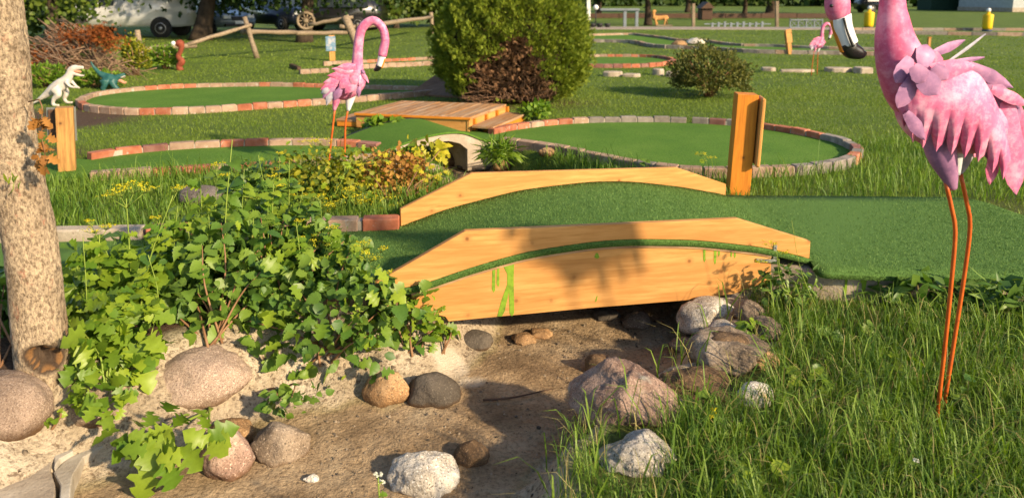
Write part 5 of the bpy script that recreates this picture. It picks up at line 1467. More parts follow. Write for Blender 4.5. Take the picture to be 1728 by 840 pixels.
# tall flowering stalks
def umbel_plant(label, base, topp, umbels, Yd, leaf_n=5, flower='yellowflower', leafmatn='leaf_bright', r=.005, usize=.05, group='yellow flowering stalks', shape='LOBED', lsize=.07):
    """base/topp/umbels in pixels at depth Yd"""
    b = V(base[0], base[1], Yd); b.z = tz(b.x, b.y)
    tp = V(topp[0], topp[1], Yd)
    t = thing('flowering_stalk', label, 'wildflower', tuple(b), group)
    mid = b.lerp(tp, .5) + Vector((rnd.gauss(0, .02), rnd.gauss(0, .02), 0))
    tube('stem', catmull([tuple(b), tuple(mid), tuple(tp)], 4), [r * (1 - .06 * i) for i in range(9)], M_['stem_green'], t, 6)
    for (x, y, s_) in umbels:
        u = V(x, y, Yd + rnd.gauss(0, .03))
        s_ = s_ * mpp(u)
        rays, P_ = [], []
        root = tp.lerp(u, .75) - Vector((0, 0, s_ * .45))
        rays.append(([tp.lerp(b, .08), root], [r * .6, r * .4]))
        for i in range(14):
            e = u + Vector((rnd.uniform(-1, 1) * s_, rnd.uniform(-1, 1) * s_, rnd.uniform(-.12, .12) * s_))
            rays.append(([root, root.lerp(e, .6) - Vector((0, 0, .1 * s_)), e], [r * .25] * 3))
            for q_ in range(7):
                P_.append(tuple(e + Vector((rnd.gauss(0, s_ * .13), rnd.gauss(0, s_ * .13), rnd.gauss(0, s_ * .05)))))
        um = tubes('umbel', rays, M_['stem_green'], t, 3)
        P_ = np.array(P_)
        v, f, tt = instanced(P_, rdir(len(P_)), rdir(len(P_)) + np.array([0, -.4, 1]), np.full(len(P_), max(s_ * .12, .006)), [(0, -.5, 0), (.5, 0, .1), (0, .5, 0), (-.5, 0, .1)], [(0, 1, 2), (0, 2, 3)])
        o = obj('florets', bulk('florets', v, f, M_[flower], tt), um); o['kind'] = 'stuff'
    for i in range(leaf_n):
        p = b.lerp(tp, rnd.uniform(.25, .92))
        one_leaf(t, p, Vector((rnd.choice([-1, 1]) * rnd.uniform(.4, 1), rnd.gauss(0, .4), rnd.uniform(-.2, .5))), Vector((rnd.gauss(0, .3), -.5, .9)), lsize * rnd.uniform(.6, 1.1), shape, leafmatn)
    return t
umbel_plant('tall yellow umbel wildflower left above the grey kerb block', (222, 500), (213, 335), [(200, 318, 24), (228, 312, 22), (182, 328, 16), (250, 318, 12)], 3.7, 4)
umbel_plant('yellow umbel low in front of the grey kerb block', (165, 540), (168, 396), [(158, 385, 15), (182, 380, 10), (150, 372, 7)], 3.7, 5)
umbel_plant('tall leafy stem rising alone above the kerb with leaves at its tip', (385, 560), (392, 236), [], 3.95, 16, shape='ROUND', leafmatn='leaf_dark', lsize=.09)
umbel_plant('thin pale stalk leaning right beside the tall yellow umbel', (235, 560), (292, 330), [(300, 316, 12)], 3.65, 6)
umbel_plant('yellow flower sprays on the turf edge by the bridge corner', (590, 560), (622, 440), [(628, 430, 20), (612, 410, 12), (648, 418, 8), (655, 458, 8)], 3.85, 5)
umbel_plant('airy yellow flowers in front of the red brick kerb', (530, 540), (520, 420), [(520, 402, 22), (545, 408, 16), (498, 412, 14)], 4.05, 4)
umbel_plant('yellow flowering stalk left of the back rail corner', (545, 440), (538, 362), [(540, 350, 22), (560, 338, 20), (518, 346, 18)], 5.3, 4, lsize=.09)
umbel_plant('yellow flowers massed behind the brick kerb', (610, 430), (604, 345), [(600, 330, 24), (625, 338, 22), (582, 318, 16), (612, 312, 14)], 5.45, 4, lsize=.09)
umbel_plant('yellow flower heads next to the rusty leaves', (655, 420), (650, 345), [(648, 332, 20), (668, 345, 18), (636, 350, 16)], 5.5, 3, lsize=.09)
umbel_plant('yellow flowering stalk between the flamingo legs', (575, 330), (572, 262), [(570, 250, 9), (545, 238, 18), (520, 236, 16)], 6.3, 4, lsize=.09)
umbel_plant('yellow flower cluster left of the lowered flamingo', (490, 400), (484, 322), [(482, 310, 24), (462, 318, 18), (505, 325, 18), (440, 330, 14)], 5.6, 5, lsize=.09)
umbel_plant('leafy yellow green stalk behind the dark bush', (470, 420), (472, 268), [(470, 258, 8)], 5.2, 10, lsize=.12)
umbel_plant('small yellow weed flower near the rose granite boulder', (1205, 730), (1204, 700), [(1204, 692, 7), (1200, 702, 5)], 2.75, 2, lsize=.05)
for i, (x, yt, yb, Yd, lab) in enumerate(((270, 372, 520, 3.9, 'slender weed stem rising in front of the kerb, leftmost of the row'), (318, 390, 520, 3.9, 'leafy weed stem in front of the first red bricks'), (352, 362, 540, 3.9, 'weed stem with rounded leaves beside the tall lone stem'), (428, 368, 540, 4.0, 'weed stem right of the tall lone stem'), (452, 350, 520, 4.1, 'thin reddish weed stem topping the dark bush'), (500, 378, 540, 3.95, 'feathery weed stem left of the airy yellow flowers'), (560, 388, 540, 3.95, 'feathery weed stem before the last bricks of the kerb'), (590, 400, 540, 3.9, 'short weed stem nearest the bridge corner'), (140, 400, 560, 3.5, 'bright weed stem next to the leaning trunk'), (250, 430, 600, 3.4, 'pale green stalk in the lovage'))):
    umbel_plant(lab, (x + rnd.uniform(-12, 12), yb), (x, yt), [(x + rnd.uniform(-8, 8), yt - 6, 9)] if i in (0, 5, 6) else [], Yd, 15, lsize=.075, leafmatn='leaf_dark' if i in (1, 2, 3, 4) else 'leaf_bright', shape='ROUND' if i in (1, 2, 3, 4) else 'LOBED', r=.0035)
for i, (x, yt, Yd, lab) in enumerate(((338, 300, 4.1, 'upright leafy shoot left of the tall lone stem'), (366, 282, 4.2, 'upright leafy shoot just left of the tall lone stem'), (412, 286, 4.15, 'upright leafy shoot just right of the tall lone stem'), (436, 262, 4.3, 'tall leafy shoot before the lowered flamingo legs'), (462, 300, 4.2, 'leafy shoot topping the green bush at its middle'), (488, 270, 4.35, 'tall shoot left of the flamingo legs'), (512, 316, 4.2, 'leafy shoot before the massed yellow flowers'), (540, 334, 4.15, 'short leafy shoot behind the feathery stems'), (300, 348, 4.0, 'leafy shoot in front of the bricks near the thin pale stalk'))):
    umbel_plant(lab, (x + rnd.uniform(-14, 14), 520), (x, yt), [(x, yt - 5, 10), (x + 14, yt + 12, 8)] if i % 3 == 1 else [], Yd, 22, lsize=.085, leafmatn='leaf_dark' if i % 2 else 'leaf_bright', shape='ROUND' if i % 3 else 'LOBED', r=.0035)
M_['whiteflower'] = leafmat('tiny_white_flower', (.6, .6, .5), (.75, .75, .62), .2, .6, .2)
umbel_plant('tiny pale flower weed by the white topped rock', (640, 850), (638, 806), [(638, 800, 7), (645, 812, 5)], 2.35, 2, flower='whiteflower', lsize=.03)
umbel_plant('tall thin seed stalk in front of the right bridge rail', (1390, 540), (1336, 372), [], 3.85, 2, r=.0022, lsize=.03)
umbel_plant('loose branching weed with tiny yellow buds at the right beam end', (1335, 530), (1310, 420), [(1300, 410, 12), (1325, 425, 10), (1285, 440, 10)], 4.0, 6, r=.0025, shape='LANCE', lsize=.06, leafmatn='leaf_dark')
umbel_plant('small white flower weed low in the tall grass', (1545, 800), (1546, 784), [(1546, 776, 5)], 2.45, 2, flower='whiteflower', lsize=.04)
umbel_plant('airy weed with pale buds in front of the teardrop green', (1190, 290), (1188, 262), [(1180, 258, 10), (1200, 265, 8)], 6.6, 4, r=.003, lsize=.05)
umbel_plant('leafy weed stem sticking up by the edge of the teardrop green', (1088, 296), (1090, 268), [], 6.4, 9, r=.003, lsize=.07, leafmatn='leaf_dark', shape='ROUND')

# ================================================================ round cedar with its dead brown hollow
def cedar():
    Yc = 11.55
    c = V(864, 62, Yc); k = mpp(c)
    rx, ry = 137 * k, 1.25
    zb = 0.0; zt_ = 1.97
    t = thing('round_cedar', 'big rounded green cedar bush with a dead brown hollow in its side', 'cedar bush', (c.x, Yc, 0))
    hole = [(806, 176), (770, 172), (792, 140), (786, 118), (812, 98), (838, 96), (852, 66), (872, 60), (893, 66), (898, 88), (912, 100), (914, 122), (932, 138), (944, 160), (946, 178)]
    def prof(z):                    # half width factor by height 0..1
        return np.interp(z, [0, .06, .18, .35, .55, .68, .787, .9, 1.0], [.64, .75, .88, .96, .915, .82, .68, .43, .0])
    n_ = 42000
    th = rng.uniform(0, 2 * np.pi, n_); zz = rng.uniform(0, 1, n_) ** .9
    w_ = prof(zz)
    cl = 1 + .045 * np.sin(th * 5 + 6 * zz + 1.3) * np.sin(zz * 17 + 3 * np.sin(th * 3)) + .05 * np.sin(th * 13 + zz * 31) + .045 * np.sin(th * 23 - zz * 11)
    dep = rng.uniform(.86, 1.02, n_)
    r_ = w_ * cl * dep
    P_ = np.stack([c.x + np.cos(th) * rx * r_, Yc + np.sin(th) * ry * r_, zb + .05 + zz * (zt_ - .05)], -1)
    out = norm(np.stack([np.cos(th), np.sin(th), np.clip((zz - .45) * 1.6, -.3, 2)], -1))
    # pixel of each spray, to leave the dead patch open
    rel = P_ - np.array([0, 0, CAMZ])
    dz = rel @ np.array(tuple(_fw)); px = CX + F * rel[:, 0] / dz; py = CY - F * (rel @ np.array(tuple(_up))) / dz
    jig = np.array(hole, float)
    inh = inpoly(px + 9 * np.sin(py * .35) + rng.normal(0, 4, n_), py + rng.normal(0, 4, n_), [tuple(h) for h in hole]) & (np.sin(th) < .1)
    keep = ~inh & ((np.sin(th) < .55) | (zz > .6))
    A = P_[keep]; O = out[keep]; m_ = len(A)
    v, f, tt = instanced(A, O * .7 + np.array([0, 0, .75]) + rng.normal(0, .45, (m_, 3)), np.cross(O, rng.normal(0, 1, (m_, 3))) + O * .6, rng.uniform(.035, .08, m_), *SPRAY)
    o = obj('foliage', bulk('foliage', v, f, M_['cedar'], tt), t)
    # dead fringe round the hole
    near = inpoly((px - 864) * .90 + 864, (py - 130) * .86 + 130, hole) & (np.sin(th) < .1) & ~(inh & (rng.uniform(0, 1, n_) < .55)) & (rng.uniform(0, 1, n_) < .6)
    B = P_[near]; O2 = out[near]; m2 = len(B)
    B = B - O2 * rng.uniform(.10, .38, m2)[:, None]
    v, f, tt = instanced(B, O2 * .6 + np.array([0, 0, .3]) + rng.normal(0, .6, (m2, 3)), rng.normal(0, 1, (m2, 3)), rng.uniform(.04, .09, m2), *SPRAY)
    o2 = obj('dead_foliage', bulk('dead_foliage', v, f, M_['cedar_dead'], tt), t); o2['label'] = 'brown dead twigs in the hollow'
    # bare branches fanning out inside the hollow
    root = Vector((c.x + .1, Yc - .1, .02))
    br = []
    for i in range(620):
        x = rnd.uniform(778, 940); y = rnd.uniform(64, 174)
        if not inpoly(np.array([x]), np.array([y]), hole)[0]: continue
        e = V(x, y, Yc - rnd.uniform(.45, .85) * (1 if y > 90 else .8))
        if e.z < .03: continue
        s_ = Vector((root.x + rnd.gauss(0, .14), root.y + rnd.gauss(0, .1), 0.02 + rnd.random() * .9 * max(e.z, .1)))
        a = s_.lerp(e, .45 + rnd.random() * .15) + Vector((rnd.gauss(0, .08), 0, -.05 + rnd.gauss(0, .05)))
        e2 = e + Vector((rnd.gauss(0, .04), -.02, .08))
        br.append(([a, a.lerp(e, .55) + Vector((rnd.gauss(0, .03), rnd.gauss(0, .03), .0)), e, e2], [.010, .007, .005, .002]))
    tubes('dead_branches', br, mat('dead_branch_bark', [(.13, .07, .04), (.24, .14, .085)], 10, .9, .3), t, 4)['kind'] = 'stuff'
    # dark filler shell, added so that no daylight shows through
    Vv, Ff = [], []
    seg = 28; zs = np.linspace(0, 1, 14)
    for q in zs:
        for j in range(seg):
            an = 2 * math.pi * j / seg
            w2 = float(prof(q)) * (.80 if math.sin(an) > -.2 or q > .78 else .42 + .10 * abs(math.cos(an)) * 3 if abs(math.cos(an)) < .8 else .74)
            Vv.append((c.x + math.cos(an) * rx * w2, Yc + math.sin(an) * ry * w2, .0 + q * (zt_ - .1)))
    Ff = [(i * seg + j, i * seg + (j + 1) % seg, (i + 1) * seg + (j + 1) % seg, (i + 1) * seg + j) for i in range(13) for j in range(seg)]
    part('filler_core', Vv, Ff, M_['darkcore'], t, None, True)
    tube('trunk', [(c.x, Yc, -.1), (c.x + .05, Yc - .1, .5), (c.x, Yc, 1.5)], [.09, .07, .03], M_['bark_dark'], t, 8)
cedar()

def shrub(label, base_px, rpx, hpx, n_, matn, size, tpl=LEAF4, name='round_shrub', core=True, Y0=None, stems=16, cat='shrub', squash=.9):
    b = G(base_px[0], base_px[1], 0) if Y0 is None else Vector((V(base_px[0], base_px[1], Y0).x, Y0, 0))
    k = mpp(b); rx = rpx * k; h_ = hpx * k
    b = b + Vector((0, rx * .7, 0))
    t = thing(name, label, cat, tuple(b))
    d = rdir(n_); d[:, 2] = np.abs(d[:, 2]) * 1.3 - .62
    d = norm(d)
    sd = rnd.uniform(0, 9)
    lump = 1 + .22 * np.sin(d[:, 0] * 7 + sd) * np.sin(d[:, 2] * 9 + 2 * sd) + .10 * np.sin(d[:, 0] * 17 + d[:, 1] * 13)
    r_ = (rng.uniform(.45, 1.05, n_) ** .5) * lump
    P_ = np.stack([b.x + d[:, 0] * rx * r_, b.y + d[:, 1] * rx * squash * r_, h_ * .46 + d[:, 2] * h_ * .56 * r_], -1)
    kp = P_[:, 2] > .02
    P_ = P_[kp]; d = d[kp]; m_ = len(P_)
    v, f, tt = instanced(P_, d * .6 + np.array([0, 0, .5]) + rng.normal(0, .5, (m_, 3)), d * .4 + np.array([0, 0, .4]) + rng.normal(0, .6, (m_, 3)), size * rng.uniform(.6, 1.2, m_), *tpl)
    obj('foliage', bulk('foliage', v, f, M_[matn], tt), t)
    br = []
    for i in range(stems):
        a = 6.283 * i / stems
        e = b + Vector((math.cos(a) * rx * rnd.uniform(.5, .95), math.sin(a) * rx * .8, h_ * rnd.uniform(.5, .95)))
        br.append(([b + Vector((math.cos(a) * .05, math.sin(a) * .05, -.03)), b.lerp(e, .5) + Vector((0, 0, h_ * .1)), e], [.014, .009, .004]))
    tubes('stems', br, M_['stem_brown'], t, 5)
    return t
M_['olive'] = leafmat('olive_shrub_leaf', (.055, .075, .016), (.17, .165, .035), .25, .55, .25)
shrub('small dull olive rounded shrub standing on the lawn right of the cedar', (1208, 168), 66, 84, 7000, 'olive', .055)

# ================================================================ brush pile, fence and other things at the far left
M_['stick'] = mat('dry_stick', [(.15, .09, .055), (.27, .18, .115)], 8, .85, .3)
M_['rusty_needles'] = leafmat('rust_red_dead_needles', (.14, .04, .012), (.30, .095, .025), .2, .8, .1)
pb2 = G(125, 142, 0)
pile2 = thing('brush_pile', 'heap of dry branches and rust red dead foliage behind the toy dinosaurs', 'brush pile', tuple(pb2 + Vector((0, 1.0, 0))))
cyp = pb2.y + .7; cxp = V(122, 100, cyp).x
br = []
for i in range(560):
    a = rnd.gauss(0, .55); x = rnd.gauss(0, .42); y = rnd.gauss(0, .35)
    hmax = 1.05 * math.exp(-(x * x) / .75 - y * y / .6)
    z = rnd.uniform(.05, 1) * hmax
    L_ = rnd.uniform(.3, .95)
    d = Vector((rnd.choice([-1, 1]) * rnd.uniform(.5, 1), rnd.gauss(0, .35), rnd.gauss(-.25, .35))).normalized()
    if rnd.random() < .55: d = Vector((.75, rnd.gauss(-.2, .25), -.62 + rnd.gauss(0, .25))).normalized()
    p = Vector((cxp + x, cyp + y, z)); a_ = p - d * L_ / 2; b_ = p + d * L_ / 2
    for q in (a_, b_):
        if q.z < .02: q.z = .02
    br.append(([a_, a_.lerp(b_, .5) + Vector((0, 0, rnd.gauss(.04, .04))), b_], [rnd.uniform(.006, .016), .007, .003]))
tubes('sticks', br, M_['stick'], pile2, 4)['kind'] = 'stuff'
P_ = []
for (px, py, s_, m_) in ((165, 58, .22, 520), (90, 110, .3, 700), (60, 95, .22, 400), (185, 70, .18, 300), (70, 125, .25, 500), (120, 60, .2, 250), (130, 130, .15, 200)):
    q = V(px, py, cyp - .25)
    P_.append(np.array(tuple(q)) + rng.normal(0, s_ * .75, (m_, 3)) * np.array([1, .8, .6]))
P_ = np.concatenate(P_); P_ = P_[P_[:, 2] > .03]
v, f, tt = instanced(P_, rng.normal(0, 1, (len(P_), 3)) - np.array([0, 0, .5]), rdir(len(P_)), rng.uniform(.035, .08, len(P_)), *SPRAY)
obj('dead_foliage', bulk('dead_foliage', v, f, M_['rusty_needles'], tt), pile2)
def log_path(px0, py0, Y0, px1, py1, Y1, r0, r1, n=7, wob=.02):
    a, b = V(px0, py0, Y0), V(px1, py1, Y1)
    pts = [a.lerp(b, i / (n - 1)) + Vector((rnd.gauss(0, wob), rnd.gauss(0, wob), rnd.gauss(0, wob))) for i in range(n)]
    return pts, [r0 + (r1 - r0) * i / (n - 1) + rnd.gauss(0, .006) for i in range(n)]
fence = thing('rail_fence', 'rustic grey split rail fence in front of the parked vehicles', 'fence', tuple(G(433, 98, 0)))
for (x0, y0, x1, y1, yb, r_) in ((412, 28, 434, 100, 98, .062), (582, 27, 606, 84, 82, .12), (727, 21, 730, 58, 56, .09), (232, 52, 241, 113, 111, .065)):
    Yp = G(x1, yb, 0).y
    p_, rr_ = log_path(x0, y0, Yp, x1, y1, Yp, r_, r_ * 1.05, 5, .006)
    tube('post', p_, rr_, M_['greywood'], fence, 8)
Ya, Yb, Yc_, Yd_ = G(241, 111, 0).y, G(433, 98, 0).y, G(606, 82, 0).y, G(730, 56, 0).y
for (x0, y0, Y0, x1, y1, Y1, r_) in ((232, 83, Ya, 330, 78, Ya + 1.2, .09), (318, 75, Ya + 1, 424, 43, Yb, .085), (408, 54, Yb + .1, 500, 55, (Yb + Yc_) / 2, .10), (498, 56, (Yb + Yc_) / 2, 592, 56, Yc_ + .1, .10), (520, 42, Yc_ + .3, 596, 30, Yc_ + .2, .09), (573, 45, Yc_ - .1, 610, 46, Yc_ + .3, .10), (604, 46, Yc_ + .1, 728, 29, Yd_, .12)):
    p_, rr_ = log_path(x0, y0, Y0, x1, y1, Y1, r_ * .72, r_ * .6, 7, .008)
    tube('rail', p_, rr_, M_['greywood'], fence, 7)
# knobbly rust-red stake by the fence
M_['rust'] = mat('rust_red_paint', [(.16, .035, .018), (.27, .065, .03)], 10, .7, .5, 40, .01)
Yk = G(303, 118, 0).y
stake = thing('red_stake', 'knobbly rust red stake with pale flower beside the fence rail', 'stake', tuple(G(303, 118, 0)))
planar('stake_body', [(305, 120, 6), (302, 112, 5), (307, 104, 5.5), (301, 96, 4.5), (304, 88, 4), (306, 80, 5), (303, 73, 8), (302, 68, 4)], Yk, M_['rust'], stake, .8, seg=12)
planar('flower', [(294, 77, 2), (294, 73, 4), (293, 70, 2)], Yk, M_['white'], stake, .8, dy=-.05, seg=10)
# weeds with white flowers along the fence foot
for (x, y, w_, h_, n_, lab) in ((272, 118, 26, 38, 900, 'green weeds with white blooms at the foot of the fence'), (222, 128, 22, 60, 900, 'yellowish tall dry weeds by the leaning fence post'), (150, 150, 40, 26, 800, 'green weeds growing around the toy dinosaurs'), (60, 150, 40, 36, 900, 'weeds below the brush pile beside the leaning trunk')):
    q_ = shrub(lab, (x, y), w_, h_, n_, 'leaf_yellow_b' if 'dry' in lab else 'leaf_bright_b', .09, name='weed_clump', stems=10, cat='weed', squash=.5)
    if 'white' in lab: WEED = q_
q0 = G(270, 112, 0)
for i, (x, y) in enumerate(((278, 95), (285, 100), (265, 104), (272, 88), (290, 92))):
    p = V(x, y, q0.y - .12)
    v, f, tt = instanced(np.array(tuple(p)) + rng.normal(0, .03, (60, 3)), rdir(60), rdir(60), np.full(60, .05), *LEAF4)
    obj('bloom', bulk('bloom', v, f, M_['whiteflower'], tt), WEED)

# ================================================================ parked vehicles
M_['glass'] = plain('dark_car_glass', (.03, .04, .05), .08, 0, .6)
M_['lamp'] = plain('headlight_glass', (.6, .62, .62), .15, 0, .6)
M_['rim'] = plain('alloy_rim', (.42, .42, .43), .35, .6)
M_['darkplastic'] = plain('dark_plastic', (.02, .02, .022), .6)
def paint(name, c): return mat(name, [tuple(x * .95 for x in c), c], 3, .28, 0, 10, .001, .5, .1, coat=.6)
M_['van_white'] = paint('white_van_paint', (.62, .64, .66))
M_['navy'] = paint('navy_car_paint', (.012, .018, .04))
M_['silverblue'] = paint('silver_blue_car_paint', (.20, .26, .33))
M_['blackcar'] = paint('black_car_paint', (.012, .012, .014))
M_['greytrailer'] = paint('pale_grey_trailer_paint', (.42, .45, .50))
PROF = {
 'suv': ([(-2.2, .36), (-1.9, .30), (2.0, .30), (2.22, .42), (2.26, .72), (2.16, .96), (1.25, 1.08), (.45, 1.60), (.1, 1.67), (-1.5, 1.68), (-1.95, 1.5), (-2.22, 1.05)], [(1.02, 1.10), (.42, 1.53), (-1.35, 1.57), (-1.75, 1.42), (-1.9, 1.10)], (1.22, 1.09, .47, 1.58), 1.38, .34),
 'car': ([(-2.2, .34), (-1.9, .26), (2.0, .26), (2.22, .38), (2.24, .62), (2.1, .80), (1.15, .93), (.35, 1.38), (-.2, 1.45), (-1.0, 1.42), (-1.75, 1.02), (-2.2, .92)], [(.92, .95), (.33, 1.31), (-.9, 1.35), (-1.45, 1.0)], (1.12, .94, .37, 1.36), 1.38, .32),
 'van': ([(-2.6, .50), (-2.4, .42), (2.4, .40), (2.62, .5), (2.66, .85), (2.5, 1.10), (1.75, 1.22), (1.1, 1.95), (.7, 2.02), (-2.4, 2.05), (-2.62, 1.9), (-2.66, 1.0)], [(1.5, 1.25), (1.05, 1.82), (.2, 1.84), (.2, 1.25)], (1.72, 1.24, 1.12, 1.92), 1.6, .36),
}
def car(label, kind, loc, heading, paintn, cat):
    pr, win, ws, ax_, wr = PROF[kind]
    t = thing('parked_' + kind, label, cat, loc, 'vehicles parked behind the fence', heading)
    M = world_of(t)
    zb = max(p[1] for p in pr) * .58
    def hw_(z): return .90 if z < zb else .90 - .24 * (z - zb) / (max(p[1] for p in pr) - zb)
    n_ = len(pr)
    v = [(x, -hw_(z), z) for x, z in pr] + [(x, hw_(z), z) for x, z in pr]
    f = [tuple(range(n_)), tuple(range(2 * n_ - 1, n_ - 1, -1))] + [(i, i + n_, (i + 1) % n_ + n_, (i + 1) % n_) for i in range(n_)]
    me = mesh('body', v, f, M_[paintn])
    bm = bmesh.new(); bm.from_mesh(me); bmesh.ops.recalc_face_normals(bm, faces=bm.faces)
    bmesh.ops.bevel(bm, geom=list(bm.edges), offset=.05, segments=3, affect='EDGES', clamp_overlap=True)
    bm.to_mesh(me); bm.free()
    me.polygons.foreach_set('use_smooth', [True] * len(me.polygons))
    body = obj('body', me, t, M)
    for s in (-1, 1):
        part('side_window', [(x, s * (hw_(z) + .006), z) for x, z in win] , [tuple(range(len(win)))[::s]], M_['glass'], t, M)
        for x in (-ax_, ax_):
            vv, ff = lathe_vf([(wr + .07, -.02), (wr + .07, .0)], 24)
            part('wheel_arch', vv, ff, M_['darkplastic'], body, M @ Matrix.Translation((x, s * .905, wr + .02)) @ Matrix.Rotation(s * -math.pi / 2, 4, 'X'))
            vv, ff = lathe_vf([(wr * .62, -.1), (wr * .97, -.1), (wr, -.06), (wr, .06), (wr * .97, .1), (wr * .62, .1)], 28)
            wh = part('wheel', vv, ff, M_['rubber'], t, M @ Matrix.Translation((x, s * .86, wr)) @ Matrix.Rotation(s * -math.pi / 2, 4, 'X'), True)
            vv, ff = lathe_vf([(wr * .61, .085), (wr * .6, .108), (wr * .5, .095), (wr * .18, .10), (wr * .15, .115)], 20)
            part('rim', vv, ff, M_['rim'], wh, M @ Matrix.Translation((x, s * .86, wr)) @ Matrix.Rotation(s * -math.pi / 2, 4, 'X'), True)
        fx = pr[4][0]; fz = (pr[4][1] + pr[5][1]) / 2
        box('headlight', (fx - .35, fx - .045, s * .62 - .2, s * .62 + .2, fz - .09, fz + .09), M_['lamp'], t, M @ Matrix.Translation((.03, 0, 0)), .03)
        box('mirror', (.7, .84, s * .98 - .09, s * .98 + .09, win[0][1] + .0, win[0][1] + .14), M_[paintn], t, M, .02)
    x0, z0, x1, z1 = ws
    nx_, nz_ = (z1 - z0), (x0 - x1); ll = math.hypot(nx_, nz_); ox, oz = nx_ / ll * .012, nz_ / ll * .012
    part('windscreen', [(x0 + ox - .05, -hw_(z0) + .1, z0 + oz + .03), (x0 + ox - .05, hw_(z0) - .1, z0 + oz + .03), (x1 + ox + .03, hw_(z1) - .06, z1 + oz - .02), (x1 + ox + .03, -hw_(z1) + .06, z1 + oz - .02)], [(0, 1, 2, 3)], M_['glass'], t, M)
    fx = pr[4][0]
    box('grille', (fx - .08, fx + .012, -.40, .40, pr[4][1] - .08, pr[4][1] + .10), M_['darkplastic'], t, M, .01)
    box('lower_bumper', (fx - .1, fx + .02, -.75, .75, pr[3][1] - .08, pr[3][1] + .06), M_['darkplastic'], t, M, .02)
    box('number_plate', (fx + .013, fx + .03, -.26, .26, pr[4][1] - .22, pr[4][1] - .10), M_['white'], t, M, .002)
    return t
p = V(440, 52, 34.5)
car('navy blue sport utility car with pale headlights parked behind the fence', 'suv', (p.x + .5, 36.0, 0), math.radians(-38), 'navy', 'car')
p = V(375, 52, 33)
car('silver blue car parked beside the dark trunk, left of the navy one', 'car', (p.x - 1.1, 34.2, 0), math.radians(-32), 'silverblue', 'car')
p = V(215, 60, 29.5)
car('white van seen from its side behind the brush pile', 'van', (p.x - .15, 30.2, 0), math.radians(180), 'van_white', 'van')
p = V(606, 40, 43)
tr_ = thing('box_trailer', 'pale grey box trailer far behind the lowered flamingo', 'trailer', (p.x, 43, 0), rotz=.2)
Mt = world_of(tr_)
box('body', (-2.2, 1.4, -1, 1, .5, 2.3), M_['greytrailer'], tr_, Mt, .06)
for s in (-1, 1):
    vv, ff = lathe_vf([(.2, -.1), (.34, -.1), (.36, 0), (.34, .1), (.2, .1)], 20)
    part('wheel', vv, ff, M_['rubber'], tr_, Mt @ Matrix.Translation((-.4, s * 1.04, .36)) @ Matrix.Rotation(math.pi / 2, 4, 'X'), True)
box('drawbar', (1.4, 2.4, -.05, .05, .45, .55), M_['darkplastic'], tr_, Mt, .01)
p = V(548, 48, 33)
car('black car half hidden in the shade behind the wagon wheel', 'suv', (p.x, 35.5, 0), math.radians(170), 'blackcar', 'car')
p = V(1500, 20, 72)
car('far black car glimpsed behind the neck of the big flamingo', 'suv', (p.x, 74, 0), math.radians(10), 'blackcar', 'car')
# wagon wheel leaning on a trunk
ww = thing('wagon_wheel', 'old wooden spoked wagon wheel leaning against a dark tree trunk', 'wheel', tuple(V(516, 48, 26.3)))
c = V(516, 35.5, 26.3); R_ = 13.5 * mpp(c)
Mw = Matrix.Translation(c) @ Matrix.Rotation(.12, 4, 'Z') @ Matrix.Rotation(math.pi / 2 - .12, 4, 'X')
vv, ff = [], []
rimv = [(math.cos(6.2832 * i / 28) * R_, math.sin(6.2832 * i / 28) * R_, 0) for i in range(29)]
v_, f_ = tube_vf(rimv, .05, 8); part('rim', v_, f_, M_['greywood'], ww, Mw, True)
v_, f_ = lathe_vf([(.08, -.1), (.1, 0), (.08, .1)], 14); part('hub', v_, f_, M_['greywood'], ww, Mw, True)
for i in range(10):
    a = 6.2832 * i / 10
    v_, f_ = tube_vf([(math.cos(a) * .08, math.sin(a) * .08, 0), (math.cos(a) * R_, math.sin(a) * R_, 0)], .022, 6)
    part('spoke', v_, f_, M_['greywood'], ww, Mw, True)

# ================================================================ trees behind
def bg_tree(label, base, tr_, th, cen_, rad, n_, leaf, size, limbs=6, lowz=.5, clumps=46, name='shade_tree', lean=(0, 0)):
    t = thing(name, label, 'tree', tuple(base))
    b = Vector(base)
    tp = Vector((cen_[0] + lean[0], cen_[1] + lean[1], cen_[2]))
    pts = catmull([tuple(b + Vector((0, 0, -.1))), tuple(b.lerp(tp, .35) + Vector((.05, 0, 0))), tuple(tp)], 5)
    tube('trunk', pts, [tr_ * (1.25 if i == 0 else 1.05 if i == 1 else 1 - .06 * i) for i in range(11)], M_['bark_dark'], t, 12)
    cp = rdir(clumps) * (rng.uniform(.45, 1, clumps) ** .6)[:, None] * np.array(rad)[None] + np.array(cen_)[None]
    cp[:, 2] = np.maximum(cp[:, 2], lowz + rng.uniform(0, .6, clumps))
    br = []
    for i in range(min(clumps, limbs * 4)):
        e = Vector(cp[i]); a = b.lerp(tp, rnd.uniform(.35, .9))
        br.append(([a, a.lerp(e, .5) + Vector((0, 0, .25)), e], [tr_ * .28, tr_ * .16, tr_ * .04]))
    tubes('limbs', br, M_['bark_dark'], t, 5)
    ci = rng.integers(0, clumps, n_)
    sg = np.array(rad) * .20
    P_ = cp[ci] + rng.normal(0, 1, (n_, 3)) * sg[None]
    P_ = P_[P_[:, 2] > lowz * .7]
    m_ = len(P_)
    v, f, tt = instanced(P_, rng.normal(0, .6, (m_, 3)) - np.array([0, 0, .5]), rng.normal(0, .5, (m_, 3)) + np.array([0, -.4, .8]), size * rng.uniform(.6, 1.2, m_), *LEAF6)
    obj('crown', bulk('crown', v, f, M_[leaf], tt), t)
    return t
b1 = G(338, 68, 0)
bg_tree('shade tree with thick dark trunk overhanging the parked vehicles', b1, .36, 4, (b1.x + .2, b1.y + 2.3, 4.9), (4.6, 2.4, 3.7), 22000, 'tree_leaf', .2, lowz=1.3, clumps=120)
b2 = G(513, 71, 0)
